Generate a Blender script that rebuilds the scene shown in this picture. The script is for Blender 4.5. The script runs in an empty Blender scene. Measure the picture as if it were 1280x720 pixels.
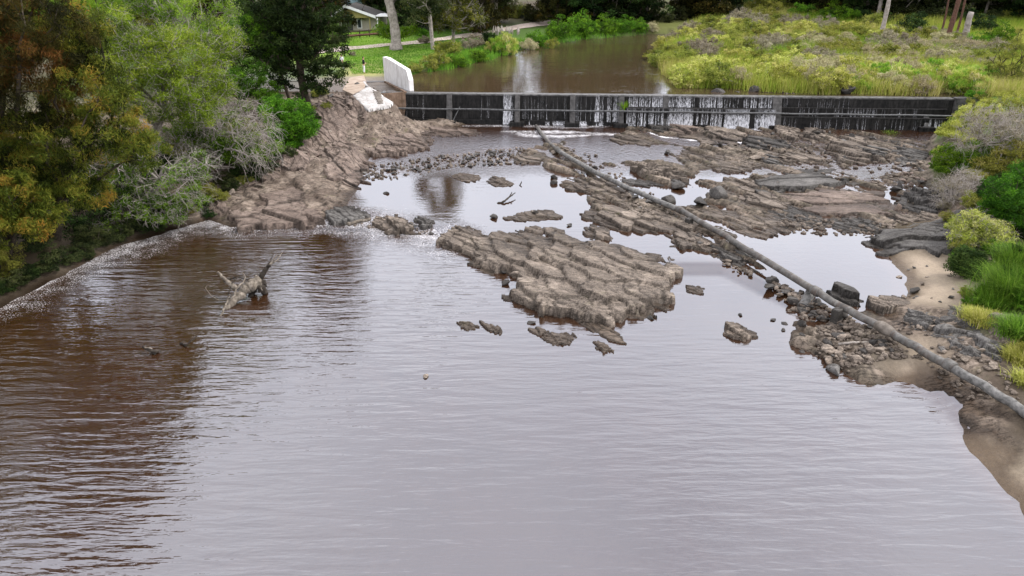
import bpy, math, random
import numpy as np
from mathutils import Vector, noise as mnoise

R = math.radians
rng = np.random.default_rng(7)
random.seed(7)
scene = bpy.context.scene
COL = scene.collection

# ---------------------------------------------------------------- camera
CH, CF, PITCH = 15.0, 880.0, R(25.5)
FWD = np.array([0, math.cos(PITCH), -math.sin(PITCH)])
UPV = np.array([0, math.sin(PITCH), math.cos(PITCH)])
cam = bpy.data.objects.new('camera', bpy.data.cameras.new('camera'))
COL.objects.link(cam)
cam.location = (0, 0, CH)
cam.rotation_euler = (math.pi/2 - PITCH, 0, 0)
cam.data.sensor_width = 36
cam.data.lens = 36*CF/1280
cam.data.clip_end = 3000
scene.camera = cam

def ray(px, py):
    return FWD + np.array([1, 0, 0])*(px-640)/CF + UPV*(360-py)/CF
def P(px, py, z=0.0):
    d = ray(px, py); t = (z-CH)/d[2]
    return np.array([d[0]*t, d[1]*t, z])
def W(px, py, Y):
    d = ray(px, py); t = Y/d[1]
    return np.array([d[0]*t, Y, CH+d[2]*t])
def depth(p):
    return p[1]*math.cos(PITCH) + (CH-p[2])*math.sin(PITCH)
def mpp(p):            # metres per pixel of the 1280 wide picture at a point
    return depth(p)/CF

# ---------------------------------------------------------------- noise
def _h(ix, iy, s):
    n = (ix.astype(np.int64)*374761393 + iy.astype(np.int64)*668265263 + int(s)*1274126177) & 0xffffffff
    n = ((n ^ (n >> 13))*1274126177) & 0xffffffff
    n = ((n ^ (n >> 16))*2246822519) & 0xffffffff
    n = n ^ (n >> 15)
    return (n & 0xffffff)/16777215.0
def vn(x, y, s=0):
    ix, iy = np.floor(x), np.floor(y); fx, fy = x-ix, y-iy
    fx = fx*fx*(3-2*fx); fy = fy*fy*(3-2*fy)
    a, b, c, d = _h(ix, iy, s), _h(ix+1, iy, s), _h(ix, iy+1, s), _h(ix+1, iy+1, s)
    return (a*(1-fx)+b*fx)*(1-fy) + (c*(1-fx)+d*fx)*fy
def fbm(x, y, s=0, o=4):
    t, a, w = 0, 0.5, 0
    for k in range(o):
        t = t + a*vn(x*2**k+k*17.3, y*2**k-k*9.1, s+k); w += a; a *= .5
    return t/w*2-1           # -1..1
def plates(u, v, cell, aniso, s, seeds=False):
    """cells of cracked rock: offset, tilted height, closeness to a crack"""
    U = u/(cell*aniso); V = v/cell
    iu, iv = np.floor(U), np.floor(V)
    f1 = np.full(U.shape, 9.); f2 = np.full(U.shape, 9.)
    r0 = np.zeros(U.shape); tu = np.zeros(U.shape); tv = np.zeros(U.shape); du = np.zeros(U.shape); dv = np.zeros(U.shape)
    for a in (-1, 0, 1):
        for b in (-1, 0, 1):
            cu, cv = iu+a, iv+b
            qu = cu+_h(cu, cv, s+1); qv = cv+_h(cu, cv, s+2)
            eu, ev = U-qu, V-qv
            d = np.sqrt(eu*eu+ev*ev)
            m = d < f1
            f2 = np.where(m, f1, np.minimum(f2, d)); f1 = np.where(m, d, f1)
            r0 = np.where(m, _h(cu, cv, s+3), r0)
            tu = np.where(m, _h(cu, cv, s+4)-.5, tu); tv = np.where(m, _h(cu, cv, s+5)-.5, tv)
            du = np.where(m, eu, du); dv = np.where(m, ev, dv)
    if seeds: return r0-.5, du*tu*.9+dv*(tv*.9-.6), np.clip(1-(f2-f1)/.10, 0, 1), u-du*cell*aniso, v-dv*cell
    return r0-.5, du*tu*.9+dv*(tv*.9-.6), np.clip(1-(f2-f1)/.09, 0, 1)
def sstep(a, b, x):
    t = np.clip((x-a)/(b-a), 0, 1); return t*t*(3-2*t)
def sdf(poly, x, y):
    """signed distance to a closed polygon, positive inside"""
    poly = np.asarray(poly)[:, :2]
    d = np.full(x.shape, 1e9); ins = np.zeros(x.shape, bool)
    n = len(poly)
    for i in range(n):
        ax, ay = poly[i]; bx, by = poly[(i+1) % n]
        ex, ey = bx-ax, by-ay; L = ex*ex+ey*ey+1e-12
        t = np.clip(((x-ax)*ex+(y-ay)*ey)/L, 0, 1)
        d = np.minimum(d, (x-ax-t*ex)**2+(y-ay-t*ey)**2)
        c = ((ay > y) != (by > y))
        with np.errstate(all='ignore'):
            xi = ax+(y-ay)/(by-ay+1e-12)*ex
        ins ^= c & (x < xi)
    d = np.sqrt(d)
    return np.where(ins, d, -d)
def pdist(line, x, y):
    line = np.asarray(line)[:, :2]
    d = np.full(x.shape, 1e9)
    for i in range(len(line)-1):
        ax, ay = line[i]; bx, by = line[i+1]
        ex, ey = bx-ax, by-ay; L = ex*ex+ey*ey+1e-12
        t = np.clip(((x-ax)*ex+(y-ay)*ey)/L, 0, 1)
        d = np.minimum(d, (x-ax-t*ex)**2+(y-ay-t*ey)**2)
    return np.sqrt(d)
def side(line, x, y):
    """+ on the left hand of the nearest segment of an open polyline"""
    line = np.asarray(line)[:, :2]
    best = np.full(x.shape, 1e9); sg = np.zeros(x.shape)
    for i in range(len(line)-1):
        ax, ay = line[i]; bx, by = line[i+1]
        ex, ey = bx-ax, by-ay; L = ex*ex+ey*ey+1e-12
        t = np.clip(((x-ax)*ex+(y-ay)*ey)/L, 0, 1)
        d = (x-ax-t*ex)**2+(y-ay-t*ey)**2
        m = d < best
        cr = (ex*(y-ay)-ey*(x-ax))/math.sqrt(L)
        sg = np.where(m, cr, sg); best = np.where(m, d, best)
    return np.sign(sg)*np.sqrt(best)

# ---------------------------------------------------------------- mesh helpers
def mesh_np(name, V, F, mats, attrs=None, cols=None, smooth=True, midx=None):
    V = np.ascontiguousarray(V, dtype=np.float32); F = np.asarray(F)
    me = bpy.data.meshes.new(name)
    me.vertices.add(len(V)); me.vertices.foreach_set('co', V.ravel())
    n, k = F.shape
    me.loops.add(n*k); me.loops.foreach_set('vertex_index', F.astype(np.int32).ravel())
    me.polygons.add(n)
    me.polygons.foreach_set('loop_start', np.arange(0, n*k, k, dtype=np.int32))
    me.polygons.foreach_set('loop_total', np.full(n, k, dtype=np.int32))
    if smooth: me.polygons.foreach_set('use_smooth', np.ones(n, bool))
    if midx is not None: me.polygons.foreach_set('material_index', midx.astype(np.int32))
    me.update(calc_edges=True)
    for an, av in (attrs or {}).items():
        a = me.attributes.new(an, 'FLOAT', 'POINT'); a.data.foreach_set('value', np.asarray(av, np.float32).ravel())
    for an, av in (cols or {}).items():
        a = me.attributes.new(an, 'FLOAT_COLOR', 'POINT')
        c = np.ones((len(V), 4), np.float32); c[:, :3] = av; a.data.foreach_set('color', c.ravel())
    for m in (mats if isinstance(mats, (list, tuple)) else [mats]): me.materials.append(m)
    return me
def link(name, me, parent=None, loc=None, rot=None, scale=None):
    o = bpy.data.objects.new(name, me); COL.objects.link(o)
    if parent: o.parent = parent
    if loc is not None: o.location = tuple(float(q) for q in loc)
    if rot is not None: o.rotation_euler = rot
    if scale is not None: o.scale = scale
    return o
def tag(o, label=None, cat=None, group=None, kind=None):
    if label: o['label'] = label
    if cat: o['category'] = cat
    if group: o['group'] = group
    if kind: o['kind'] = kind
    return o
def empty(name, loc, rz=0):
    o = bpy.data.objects.new(name, None); COL.objects.link(o)
    o.location = tuple(float(q) for q in loc); o.rotation_euler = (0, 0, rz); o.empty_display_size = .2
    return o
def grid_faces(nx, ny):
    i = np.arange(nx*ny).reshape(ny, nx)
    return np.stack([i[:-1, :-1], i[:-1, 1:], i[1:, 1:], i[1:, :-1]], -1).reshape(-1, 4)

class MB:
    """collects quads/tris of simple solids in lists"""
    def __init__(s): s.v = []; s.f = []
    def add(s, vs, fs):
        b = len(s.v); s.v += [tuple(float(c) for c in q) for q in vs]; s.f += [tuple(b+i for i in f) for f in fs]
    def box(s, c, size, rz=0.0, bev=0):
        cx, cy, cz = c; hx, hy, hz = size[0]/2, size[1]/2, size[2]/2
        co, si = math.cos(rz), math.sin(rz)
        vs = [(cx+x*co-y*si, cy+x*si+y*co, cz+z) for z in (-hz, hz) for x, y in ((-hx, -hy), (hx, -hy), (hx, hy), (-hx, hy))]
        s.add(vs, [(3, 2, 1, 0), (4, 5, 6, 7), (0, 1, 5, 4), (1, 2, 6, 5), (2, 3, 7, 6), (3, 0, 4, 7)])
    def prism(s, bottom, top):
        n = len(bottom)
        s.add(list(bottom)+list(top), [tuple(range(n))[::-1], tuple(range(n, 2*n))]+[(i, (i+1) % n, n+(i+1) % n, n+i) for i in range(n)])
    def tube(s, pts, rad, n=8, caps=True):
        pts = [np.array(p, float) for p in pts]
        if not hasattr(rad, '__len__'): rad = [rad]*len(pts)
        rings = []
        for i, p in enumerate(pts):
            t = (pts[min(i+1, len(pts)-1)]-pts[max(i-1, 0)]); t = t/(np.linalg.norm(t)+1e-9)
            a = np.array([0, 0, 1.]) if abs(t[2]) < .9 else np.array([1., 0, 0])
            u = np.cross(t, a); u /= np.linalg.norm(u); w = np.cross(t, u)
            rings.append([p+rad[i]*(math.cos(q)*u+math.sin(q)*w) for q in np.linspace(0, 2*math.pi, n, endpoint=False)])
        vs = [v for r in rings for v in r]; fs = []
        for i in range(len(pts)-1):
            for j in range(n): fs.append((i*n+j, i*n+(j+1) % n, (i+1)*n+(j+1) % n, (i+1)*n+j))
        if caps: fs += [tuple(range(n))[::-1], tuple((len(pts)-1)*n+j for j in range(n))]
        s.add(vs, fs)
    def mesh(s, name, mat, smooth=False):
        me = bpy.data.meshes.new(name); me.from_pydata(s.v, [], s.f); me.update()
        if smooth: me.polygons.foreach_set('use_smooth', [True]*len(me.polygons))
        me.materials.append(mat); return me
    def build(s, name, mat, parent=None, smooth=False, bevel=0):
        o = link(name, s.mesh(name, mat, smooth), parent)
        if bevel:
            b = o.modifiers.new('bevel', 'BEVEL'); b.width = bevel; b.segments = 2; b.limit_method = 'ANGLE'
        return o

# ---------------------------------------------------------------- materials
def newmat(name):
    m = bpy.data.materials.new(name); m.use_nodes = True
    nt = m.node_tree; nt.nodes.clear()
    out = nt.nodes.new('ShaderNodeOutputMaterial')
    return m, nt, out
def N(nt, typ, **kw):
    n = nt.nodes.new(typ)
    for k, v in kw.items():
        if k.startswith('i_'):
            n.inputs[k[2:].replace('_', ' ')].default_value = v
        else: setattr(n, k, v)
    return n
def L(nt, a, b): nt.links.new(a, b)
def noise_n(nt, vec, scale, detail=4, rough=.6, dist=0):
    n = N(nt, 'ShaderNodeTexNoise'); n.inputs['Scale'].default_value = scale; n.inputs['Detail'].default_value = detail
    n.inputs['Roughness'].default_value = rough; n.inputs['Distortion'].default_value = dist
    if vec is not None: L(nt, vec, n.inputs['Vector'])
    return n.outputs['Fac']
def ramp(nt, fac, stops):
    r = N(nt, 'ShaderNodeValToRGB'); el = r.color_ramp.elements
    while len(el) < len(stops): el.new(.5)
    for e, (p, c) in zip(el, stops):
        e.position = p; e.color = (*c, 1) if len(c) == 3 else c
    L(nt, fac, r.inputs['Fac']); return r.outputs['Color']
def mixc(nt, fac, a, b, mode='MIX'):
    m = N(nt, 'ShaderNodeMix', data_type='RGBA', blend_type=mode)
    for s, v in ((m.inputs[0], fac), (m.inputs[6], a), (m.inputs[7], b)):
        if hasattr(v, 'links') or hasattr(v, 'is_linked'): L(nt, v, s)
        else: s.default_value = v if not isinstance(v, tuple) else ((*v, 1) if len(v) == 3 else v)
    return m.outputs[2]
def mth(nt, op, a, b=0.0, c=None, clamp=False):
    m = N(nt, 'ShaderNodeMath', operation=op); m.use_clamp = clamp
    for s, v in zip(m.inputs, (a, b, c)):
        if v is None: continue
        if hasattr(v, 'is_linked'): L(nt, v, s)
        else: s.default_value = v
    return m.outputs[0]
def mrange(nt, v, a, b, c=0., d=1.):
    m = N(nt, 'ShaderNodeMapRange'); L(nt, v, m.inputs[0])
    for i, q in enumerate((a, b, c, d)): m.inputs[i+1].default_value = q
    return m.outputs[0]
def attr(nt, name): return N(nt, 'ShaderNodeAttribute', attribute_name=name)
def pos(nt): return N(nt, 'ShaderNodeNewGeometry').outputs['Position']
def objco(nt): return N(nt, 'ShaderNodeTexCoord').outputs['Object']

def rock_mat(name, c1, c2, c3, wetdark=.35, moss=.25, rough=.75, vec='pos'):
    m, nt, out = newmat(name)
    p = pos(nt)
    big = noise_n(nt, p, .55, 5, .6); mid = noise_n(nt, p, 3.2, 6, .65); fine = noise_n(nt, p, 18, 4, .7)
    c = ramp(nt, big, [(.3, c1), (.5, c2), (.7, c3)])
    tn = attr(nt, 'tone').outputs['Fac']
    c = mixc(nt, mrange(nt, tn, 0, 1, 0, .6), c, tuple(x*.62 for x in c2), 'MIX')
    c = mixc(nt, mrange(nt, mid, .40, .75, 0, .8), c, tuple(x*.5 for x in c1), 'MIX')
    c = mixc(nt, mrange(nt, fine, .48, .78, 0, .5), c, tuple(min(1, x*1.5) for x in c3))
    c = mixc(nt, mrange(nt, fine, .42, .25, 0, .35), c, tuple(x*.35 for x in c1))
    # bedding: streaks along the strike, a few dark joints
    mp = N(nt, 'ShaderNodeMapping'); mp.inputs['Rotation'].default_value = (0, 0, R(BEDROT)); mp.inputs['Scale'].default_value = (.45, 3.2, 1.6)
    L(nt, p, mp.inputs['Vector'])
    st = noise_n(nt, mp.outputs[0], 1.7, 6, .68, .35)
    crack = mrange(nt, mth(nt, 'ABSOLUTE', mth(nt, 'SUBTRACT', st, .5)), .0, .022, 1, 0)
    c = mixc(nt, mrange(nt, st, .42, .30, 0, .55), c, (.05, .043, .035))
    c = mixc(nt, mth(nt, 'MULTIPLY', crack, .55), c, (.03, .026, .022))
    c = mixc(nt, mth(nt, 'MULTIPLY', attr(nt, 'crack').outputs['Fac'], .95), c, (.012, .010, .008))  # joint stain, coloured near black to stand in for shade in the gaps
    # moss and lichen
    mo = noise_n(nt, p, 1.1, 5, .7)
    c = mixc(nt, mrange(nt, mo, .60, .72, 0, moss), c, (.09, .10, .03))
    wet = attr(nt, 'wet').outputs['Fac']
    c = mixc(nt, wet, c, mixc(nt, 1.0, c, (wetdark, wetdark*.92, wetdark*.85), 'MULTIPLY'))
    b = N(nt, 'ShaderNodeBsdfPrincipled'); L(nt, c, b.inputs['Base Color'])
    L(nt, mrange(nt, wet, 0, 1, rough, .35), b.inputs['Roughness']); b.inputs['Specular IOR Level'].default_value = .12
    hgt = mth(nt, 'ADD', mth(nt, 'MULTIPLY', mid, 1.0), mth(nt, 'MULTIPLY', fine, .3))
    hgt = mth(nt, 'ADD', mth(nt, 'SUBTRACT', hgt, mth(nt, 'MULTIPLY', crack, .5)), mth(nt, 'MULTIPLY', st, 1.2))
    bp = N(nt, 'ShaderNodeBump'); bp.inputs['Strength'].default_value = .9; bp.inputs['Distance'].default_value = .04
    L(nt, hgt, bp.inputs['Height']); L(nt, bp.outputs[0], b.inputs['Normal'])
    L(nt, b.outputs[0], out.inputs[0]); return m
def simple_mat(name, c1, c2, scale=4, rough=.7, bump=.3, dist=.02, spec=.15, streak=None):
    m, nt, out = newmat(name)
    p = pos(nt)
    f = noise_n(nt, p, scale, 6, .65)
    c = ramp(nt, f, [(.35, c1), (.65, c2)])
    if streak:
        mp = N(nt, 'ShaderNodeMapping'); mp.inputs['Scale'].default_value = (3, 3, .25); L(nt, p, mp.inputs['Vector'])
        s = noise_n(nt, mp.outputs[0], 2.0, 5, .7)
        c = mixc(nt, mrange(nt, s, .45, .7), c, streak)
    b = N(nt, 'ShaderNodeBsdfPrincipled'); L(nt, c, b.inputs['Base Color']); b.inputs['Roughness'].default_value = rough
    b.inputs['Specular IOR Level'].default_value = spec
    bp = N(nt, 'ShaderNodeBump'); bp.inputs['Strength'].default_value = bump; bp.inputs['Distance'].default_value = dist
    L(nt, f, bp.inputs['Height']); L(nt, bp.outputs[0], b.inputs['Normal'])
    L(nt, b.outputs[0], out.inputs[0]); return m
def leaf_mat(name, cols, trans=.35):
    """cols: list of colours picked per leaf clump by the tint attribute"""
    m, nt, out = newmat(name)
    t = attr(nt, 'tint').outputs['Fac']
    c = ramp(nt, t, [(i/(len(cols)-1), q) for i, q in enumerate(cols)])
    oi = N(nt, 'ShaderNodeObjectInfo')
    hs = N(nt, 'ShaderNodeHueSaturation'); L(nt, c, hs.inputs['Color'])
    L(nt, mrange(nt, oi.outputs['Random'], 0, 1, .485, .515), hs.inputs['Hue'])
    L(nt, mrange(nt, oi.outputs['Random'], 0, 1, .85, 1.15), hs.inputs['Value'])
    c = hs.outputs[0]
    d = N(nt, 'ShaderNodeBsdfPrincipled'); L(nt, c, d.inputs['Base Color']); d.inputs['Roughness'].default_value = .6
    d.inputs['Specular IOR Level'].default_value = .06
    tr = N(nt, 'ShaderNodeBsdfTranslucent'); L(nt, c, tr.inputs['Color'])
    mx = N(nt, 'ShaderNodeMixShader'); mx.inputs[0].default_value = trans
    L(nt, d.outputs[0], mx.inputs[1]); L(nt, tr.outputs[0], mx.inputs[2]); L(nt, mx.outputs[0], out.inputs[0])
    return m

M = {}
BEDROT = 57
M['rock'] = rock_mat('rock', (.070, .057, .047), (.165, .134, .108), (.37, .305, .245))
M['rock_pink'] = rock_mat('rock_pink', (.080, .060, .050), (.175, .132, .108), (.33, .26, .215), moss=.1)
M['rock_grey'] = rock_mat('rock_grey', (.052, .048, .044), (.105, .098, .090), (.215, .203, .19), moss=.12)
M['rock_dark'] = rock_mat('rock_dark', (.028, .026, .024), (.055, .05, .045), (.10, .09, .08), moss=.2, rough=.45)
M['concrete_white'] = simple_mat('concrete_white', (.66, .64, .62), (.82, .81, .80), 1.6, .85, .3, streak=(.50, .47, .44))
M['concrete_tan'] = simple_mat('concrete_tan', (.24, .18, .13), (.38, .31, .25), 1.2, .85, .3)
M['concrete_grey'] = simple_mat('concrete_grey', (.30, .29, .28), (.48, .46, .45), 1.5, .8, .3)
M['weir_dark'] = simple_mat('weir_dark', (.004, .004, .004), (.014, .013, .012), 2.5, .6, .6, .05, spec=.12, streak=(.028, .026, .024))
M['weir_pier'] = simple_mat('weir_pier', (.03, .029, .027), (.085, .08, .077), 3, .6, .6, .05, spec=.2)
M['weir_crest'] = simple_mat('weir_crest', (.04, .039, .037), (.13, .125, .12), 3, .5, .5, .03)
M['rail_iron'] = simple_mat('rail_iron', (.035, .035, .035), (.10, .10, .098), 4, .5, .3, spec=.3)
M['pipe'] = simple_mat('pipe', (.045, .043, .039), (.145, .138, .126), 2.6, .7, .6, .03, spec=.3, streak=(.065, .045, .034))
M['pipe_pale'] = simple_mat('pipe_pale', (.05, .048, .044), (.175, .167, .155), 5, .65, .6, .03, spec=.3)
M['bark_grey'] = simple_mat('bark_grey', (.15, .13, .11), (.31, .28, .25), 6, .85, .6, .03)
M['bark_pale'] = simple_mat('bark_pale', (.17, .145, .125), (.36, .32, .29), 3, .8, .4, .02)
M['bark_dark'] = simple_mat('bark_dark', (.025, .02, .015), (.07, .055, .04), 6, .9, .6, .03)
M['bark_red'] = simple_mat('bark_red', (.06, .03, .022), (.13, .07, .05), 6, .9, .6, .03)
M['bark_dead'] = simple_mat('bark_dead', (.20, .175, .15), (.38, .345, .31), 6, .85, .4, .02)
M['log_pale'] = simple_mat('log_pale', (.06, .05, .038), (.24, .205, .165), 7, .8, .6, .03, streak=(.08, .065, .05))
M['log_dark'] = simple_mat('log_dark', (.015, .012, .01), (.05, .04, .03), 7, .7, .6, .03)
M['cas'] = leaf_mat('cas', [(.012, .018, .004), (.075, .105, .014), (.17, .19, .024), (.26, .19, .03), (.38, .19, .032)])
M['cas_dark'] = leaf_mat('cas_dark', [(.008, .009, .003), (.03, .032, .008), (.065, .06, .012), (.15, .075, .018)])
M['wisp'] = leaf_mat('wisp', [(.05, .085, .010), (.13, .21, .015), (.24, .35, .025), (.33, .38, .06)])
M['lowgreen'] = leaf_mat('lowgreen', [(.03, .06, .006), (.08, .14, .010), (.15, .24, .02), (.22, .30, .035)])
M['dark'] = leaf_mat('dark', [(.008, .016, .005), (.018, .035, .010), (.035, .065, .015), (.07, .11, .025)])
M['bright'] = leaf_mat('bright', [(.03, .075, .008), (.065, .15, .010), (.12, .24, .015), (.19, .33, .025)])
M['lime'] = leaf_mat('lime', [(.10, .18, .02), (.17, .28, .02), (.25, .38, .03)], .45)
M['olive'] = leaf_mat('olive', [(.08, .10, .018), (.17, .19, .03), (.26, .27, .05), (.32, .28, .09)])
M['willow'] = leaf_mat('willow', [(.19, .22, .03), (.33, .36, .06), (.48, .47, .13), (.56, .50, .25)])
M['straw'] = leaf_mat('straw', [(.22, .19, .10), (.36, .32, .18), (.50, .45, .30)])
M['greybrush'] = leaf_mat('greybrush', [(.15, .13, .08), (.26, .23, .15), (.38, .34, .24)])
M['reed'] = leaf_mat('reed', [(.09, .22, .02), (.19, .33, .03), (.31, .37, .06), (.46, .43, .14), (.56, .50, .28)])
M['grass'] = leaf_mat('grass', [(.04, .10, .010), (.09, .20, .02), (.17, .32, .03), (.26, .34, .08)])
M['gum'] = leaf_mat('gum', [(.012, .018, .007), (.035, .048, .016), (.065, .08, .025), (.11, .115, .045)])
M['plume'] = leaf_mat('plume', [(.42, .38, .33), (.55, .50, .45)])
# ================================================================ LIE OF THE LAND
ZU = 3.2                                             # water level above the weir
W0, W1 = P(497, 116, ZU+.03), P(1190, 123, ZU+.03)   # weir crest ends
WD = (W1-W0)/np.linalg.norm(W1-W0); WN = np.array([WD[1], -WD[0], 0])   # along, and towards the camera
def wy(x): return W0[1]+(x-W0[0])*(W1[1]-W0[1])/(W1[0]-W0[0])
def pix(pts, z): return np.array([P(a, b, z) for a, b in pts])
LN1 = pix([(-300, 250), (250, 266), (430, 266), (480, 276), (560, 290), (640, 330), (760, 345), (850, 338), (905, 338), (960, 365), (1035, 400), (1100, 432), (1180, 500), (1290, 600), (1500, 800)], .15)
YA, YB = P(640, 212, .4)[1], P(640, 170, .5)[1]
def zwater(x, y):
    return .3*sstep(-.5, .9, side(LN1, x, y)) + .25*sstep(YA, YB, y)

LEFT = np.vstack([pix([(-300, 640), (-120, 440), (0, 384), (40, 362), (90, 337), (122, 322), (150, 306), (200, 292), (235, 281), (262, 274), (285, 284), (340, 280), (405, 274), (440, 262), (450, 240), (440, 228), (455, 212), (470, 196), (500, 190), (535, 180), (560, 168), (590, 162), (560, 158), (520, 155)], .1),
                  [W0+[-.6, 0, 0]],
                  pix([(512, 113), (514, 98), (540, 92), (575, 86), (600, 78), (640, 68), (665, 60), (700, 55), (730, 50), (780, 46), (815, 43), (845, 42), (900, 38), (960, 30), (1000, 20)], ZU),
                  [[200, 420, 0], [-400, 420, 0], [-400, -50, 0], [-30, -50, 0]]])
RIGHT = np.vstack([pix([(1500, 1000), (1340, 720), (1285, 650), (1250, 612), (1228, 582), (1205, 555), (1193, 522), (1165, 492), (1110, 467), (1072, 457), (1062, 440), (1085, 420), (1088, 395), (1120, 372), (1118, 350), (1095, 325), (1080, 306), (1115, 288), (1150, 278), (1160, 240), (1150, 205), (1165, 180), (1172, 160), (1185, 152)], .1),
                  [W1+[.5, -.2, 0], W1+[2.5, 1.5, 0]],
                  pix([(1195, 121), (1100, 120), (1000, 117), (900, 113), (845, 110), (830, 100), (818, 84), (818, 72), (832, 60), (836, 50), (838, 44), (842, 36), (850, 25)], ZU),
                  [[40, 420, 0], [500, 420, 0], [500, -50, 0], [25, -50, 0]]])
CC = dict(lawn=(.13, .21, .025), dry=(.26, .26, .09), path=(.42, .34, .28), mud=(.055, .042, .03), sand=(.29, .235, .18), litter=(.055, .042, .025), rockp=(.135, .103, .083), marsh=(.10, .11, .03), green=(.06, .11, .02), gravel=(.30, .25, .21))
CTRL = [(455, 92, 3.4, 'dry'), (440, 75, 3.4, 'lawn'), (550, 76, 3.4, 'lawn'), (500, 80, 3.4, 'lawn'), (470, 84, 3.4, 'dry'), (520, 60, 3.5, 'lawn'), (430, 55, 3.6, 'lawn'), (600, 50, 3.5, 'green'), (460, 42, 3.8, 'lawn'), (560, 40, 3.7, 'green'), (640, 40, 3.6, 'green'),
        (700, 40, 3.6, 'green'), (760, 30, 3.8, 'litter'), (600, 25, 4.4, 'litter'), (700, 20, 4.4, 'litter'), (500, 20, 4.6, 'green'), (400, 60, 3.7, 'lawn'), (400, 90, 3.4, 'green'), (650, 58, 3.4, 'green'), (590, 70, 3.4, 'green'), (520, 98, 3.3, 'green'),
        (445, 100, 3.35, 'gravel'), (430, 112, 3.2, 'gravel'), (475, 104, 3.3, 'gravel'), (462, 128, 2.80, 'rockp'), (441, 122, 3.12, 'rockp'), (459, 140, 2.32, 'rockp'), (484, 137, 2.3, 'rockp'), (475, 120, 3.2, 'rockp'), (494, 152, .7, 'rockp'), (420, 132, 2.95, 'rockp'), (400, 130, 3.1, 'litter'), (440, 133, 2.7, 'rockp'), (430, 148, 2.1, 'rockp'), (474, 147, 1.5, 'rockp'), (506, 158, .4, 'rockp'), (460, 152, 1.5, 'rockp'), (450, 162, 1.25, 'rockp'), (500, 174, .6, 'rockp'), (440, 180, .95, 'rockp'), (540, 168, .65, 'rockp'),
        (410, 190, 1.1, 'rockp'), (385, 165, 1.9, 'rockp'), (350, 190, 1.7, 'rockp'), (360, 215, .9, 'rockp'), (420, 225, .7, 'rockp'), (300, 232, .7, 'rockp'), (400, 245, .55, 'rockp'), (330, 265, .4, 'rockp'), (262, 256, .7, 'rockp'), (200, 275, .6, 'mud'), (100, 312, .45, 'mud'), (30, 345, .5, 'mud'), (125, 312, .5, 'sand'), (-100, 420, .5, 'mud'),
        (60, 300, 1.4, 'litter'), (200, 245, 1.7, 'litter'), (-200, 330, 2.0, 'litter'), (300, 170, 2.8, 'litter'), (200, 170, 3.2, 'litter'), (0, 200, 3.2, 'litter'), (0, 90, 4.2, 'litter'), (200, 90, 3.8, 'green'), (300, 70, 3.8, 'green'), (200, 40, 4.6, 'litter'), (330, 35, 4.2, 'green'), (0, 40, 5.5, 'litter'), (-400, 300, 2.6, 'litter'), (-400, 800, 2, 'litter'),
        (1100, 480, .22, 'sand'), (1150, 500, .25, 'rockp'), (1240, 560, .25, 'sand'), (1290, 620, .3, 'sand'), (1230, 520, .55, 'rockp'), (1200, 480, .6, 'rockp'), (1280, 540, .6, 'mud'), (1120, 440, .45, 'sand'), (1150, 400, .6, 'rockp'), (1150, 360, .5, 'sand'), (1165, 335, .55, 'sand'), (1185, 370, .75, 'sand'), (1200, 400, .9, 'rockp'),
        (1110, 400, .45, 'rockp'), (1230, 430, 1.0, 'rockp'), (1275, 480, .9, 'mud'), (1250, 400, 1.4, 'green'), (1290, 340, 1.9, 'green'), (1200, 300, 1.1, 'litter'), (1180, 285, .9, 'litter'), (1175, 300, .8, 'mud'), (1160, 260, .75, 'rockp'), (1190, 240, 1.3, 'litter'), (1165, 190, 1.0, 'rockp'), (1250, 250, 2.4, 'litter'), (1280, 180, 3.2, 'green'), (1200, 140, 2.8, 'green'), (1230, 121, 3.5, 'green'),
        (1400, 500, 2.6, 'green'), (1350, 600, 1.6, 'mud'), (1400, 700, 1.8, 'mud'), (1150, 100, 3.45, 'marsh'), (1000, 105, 3.35, 'marsh'), (880, 95, 3.35, 'marsh'), (900, 60, 3.5, 'marsh'), (1000, 60, 3.5, 'marsh'), (1100, 50, 3.8, 'marsh'), (1030, 40, 3.8, 'straw' if 0 else 'dry'), (1250, 50, 4.0, 'lawn'), (1270, 30, 4.6, 'lawn'), (1150, 25, 4.6, 'litter'), (950, 20, 4.4, 'marsh'), (860, 30, 4.0, 'marsh'), (1400, 100, 4.5, 'green'), (1000, 5, 5.5, 'litter'), (1280, 5, 6.0, 'litter'), (700, 5, 5.5, 'litter'), (400, 5, 6., 'litter')]
cp = np.array([list(P(a, b, z)) for a, b, z, _ in CTRL]); cc = np.array([CC[k] for *_, k in CTRL])
def idw(x, y):
    # weights in a space where far points matter over longer distances
    s = 1/np.sqrt(1+(y/40.)**2+0*x)
    num = 0; colr = 0; wsum = 0
    for i in range(len(cp)):
        d2 = ((x-cp[i, 0])**2+(y-cp[i, 1])**2)*s**2+.25
        w = 1/d2**2
        num = num+w*cp[i, 2]; wsum = wsum+w; colr = colr+w[..., None]*cc[i]
    return num/wsum, colr/wsum[..., None]

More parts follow.
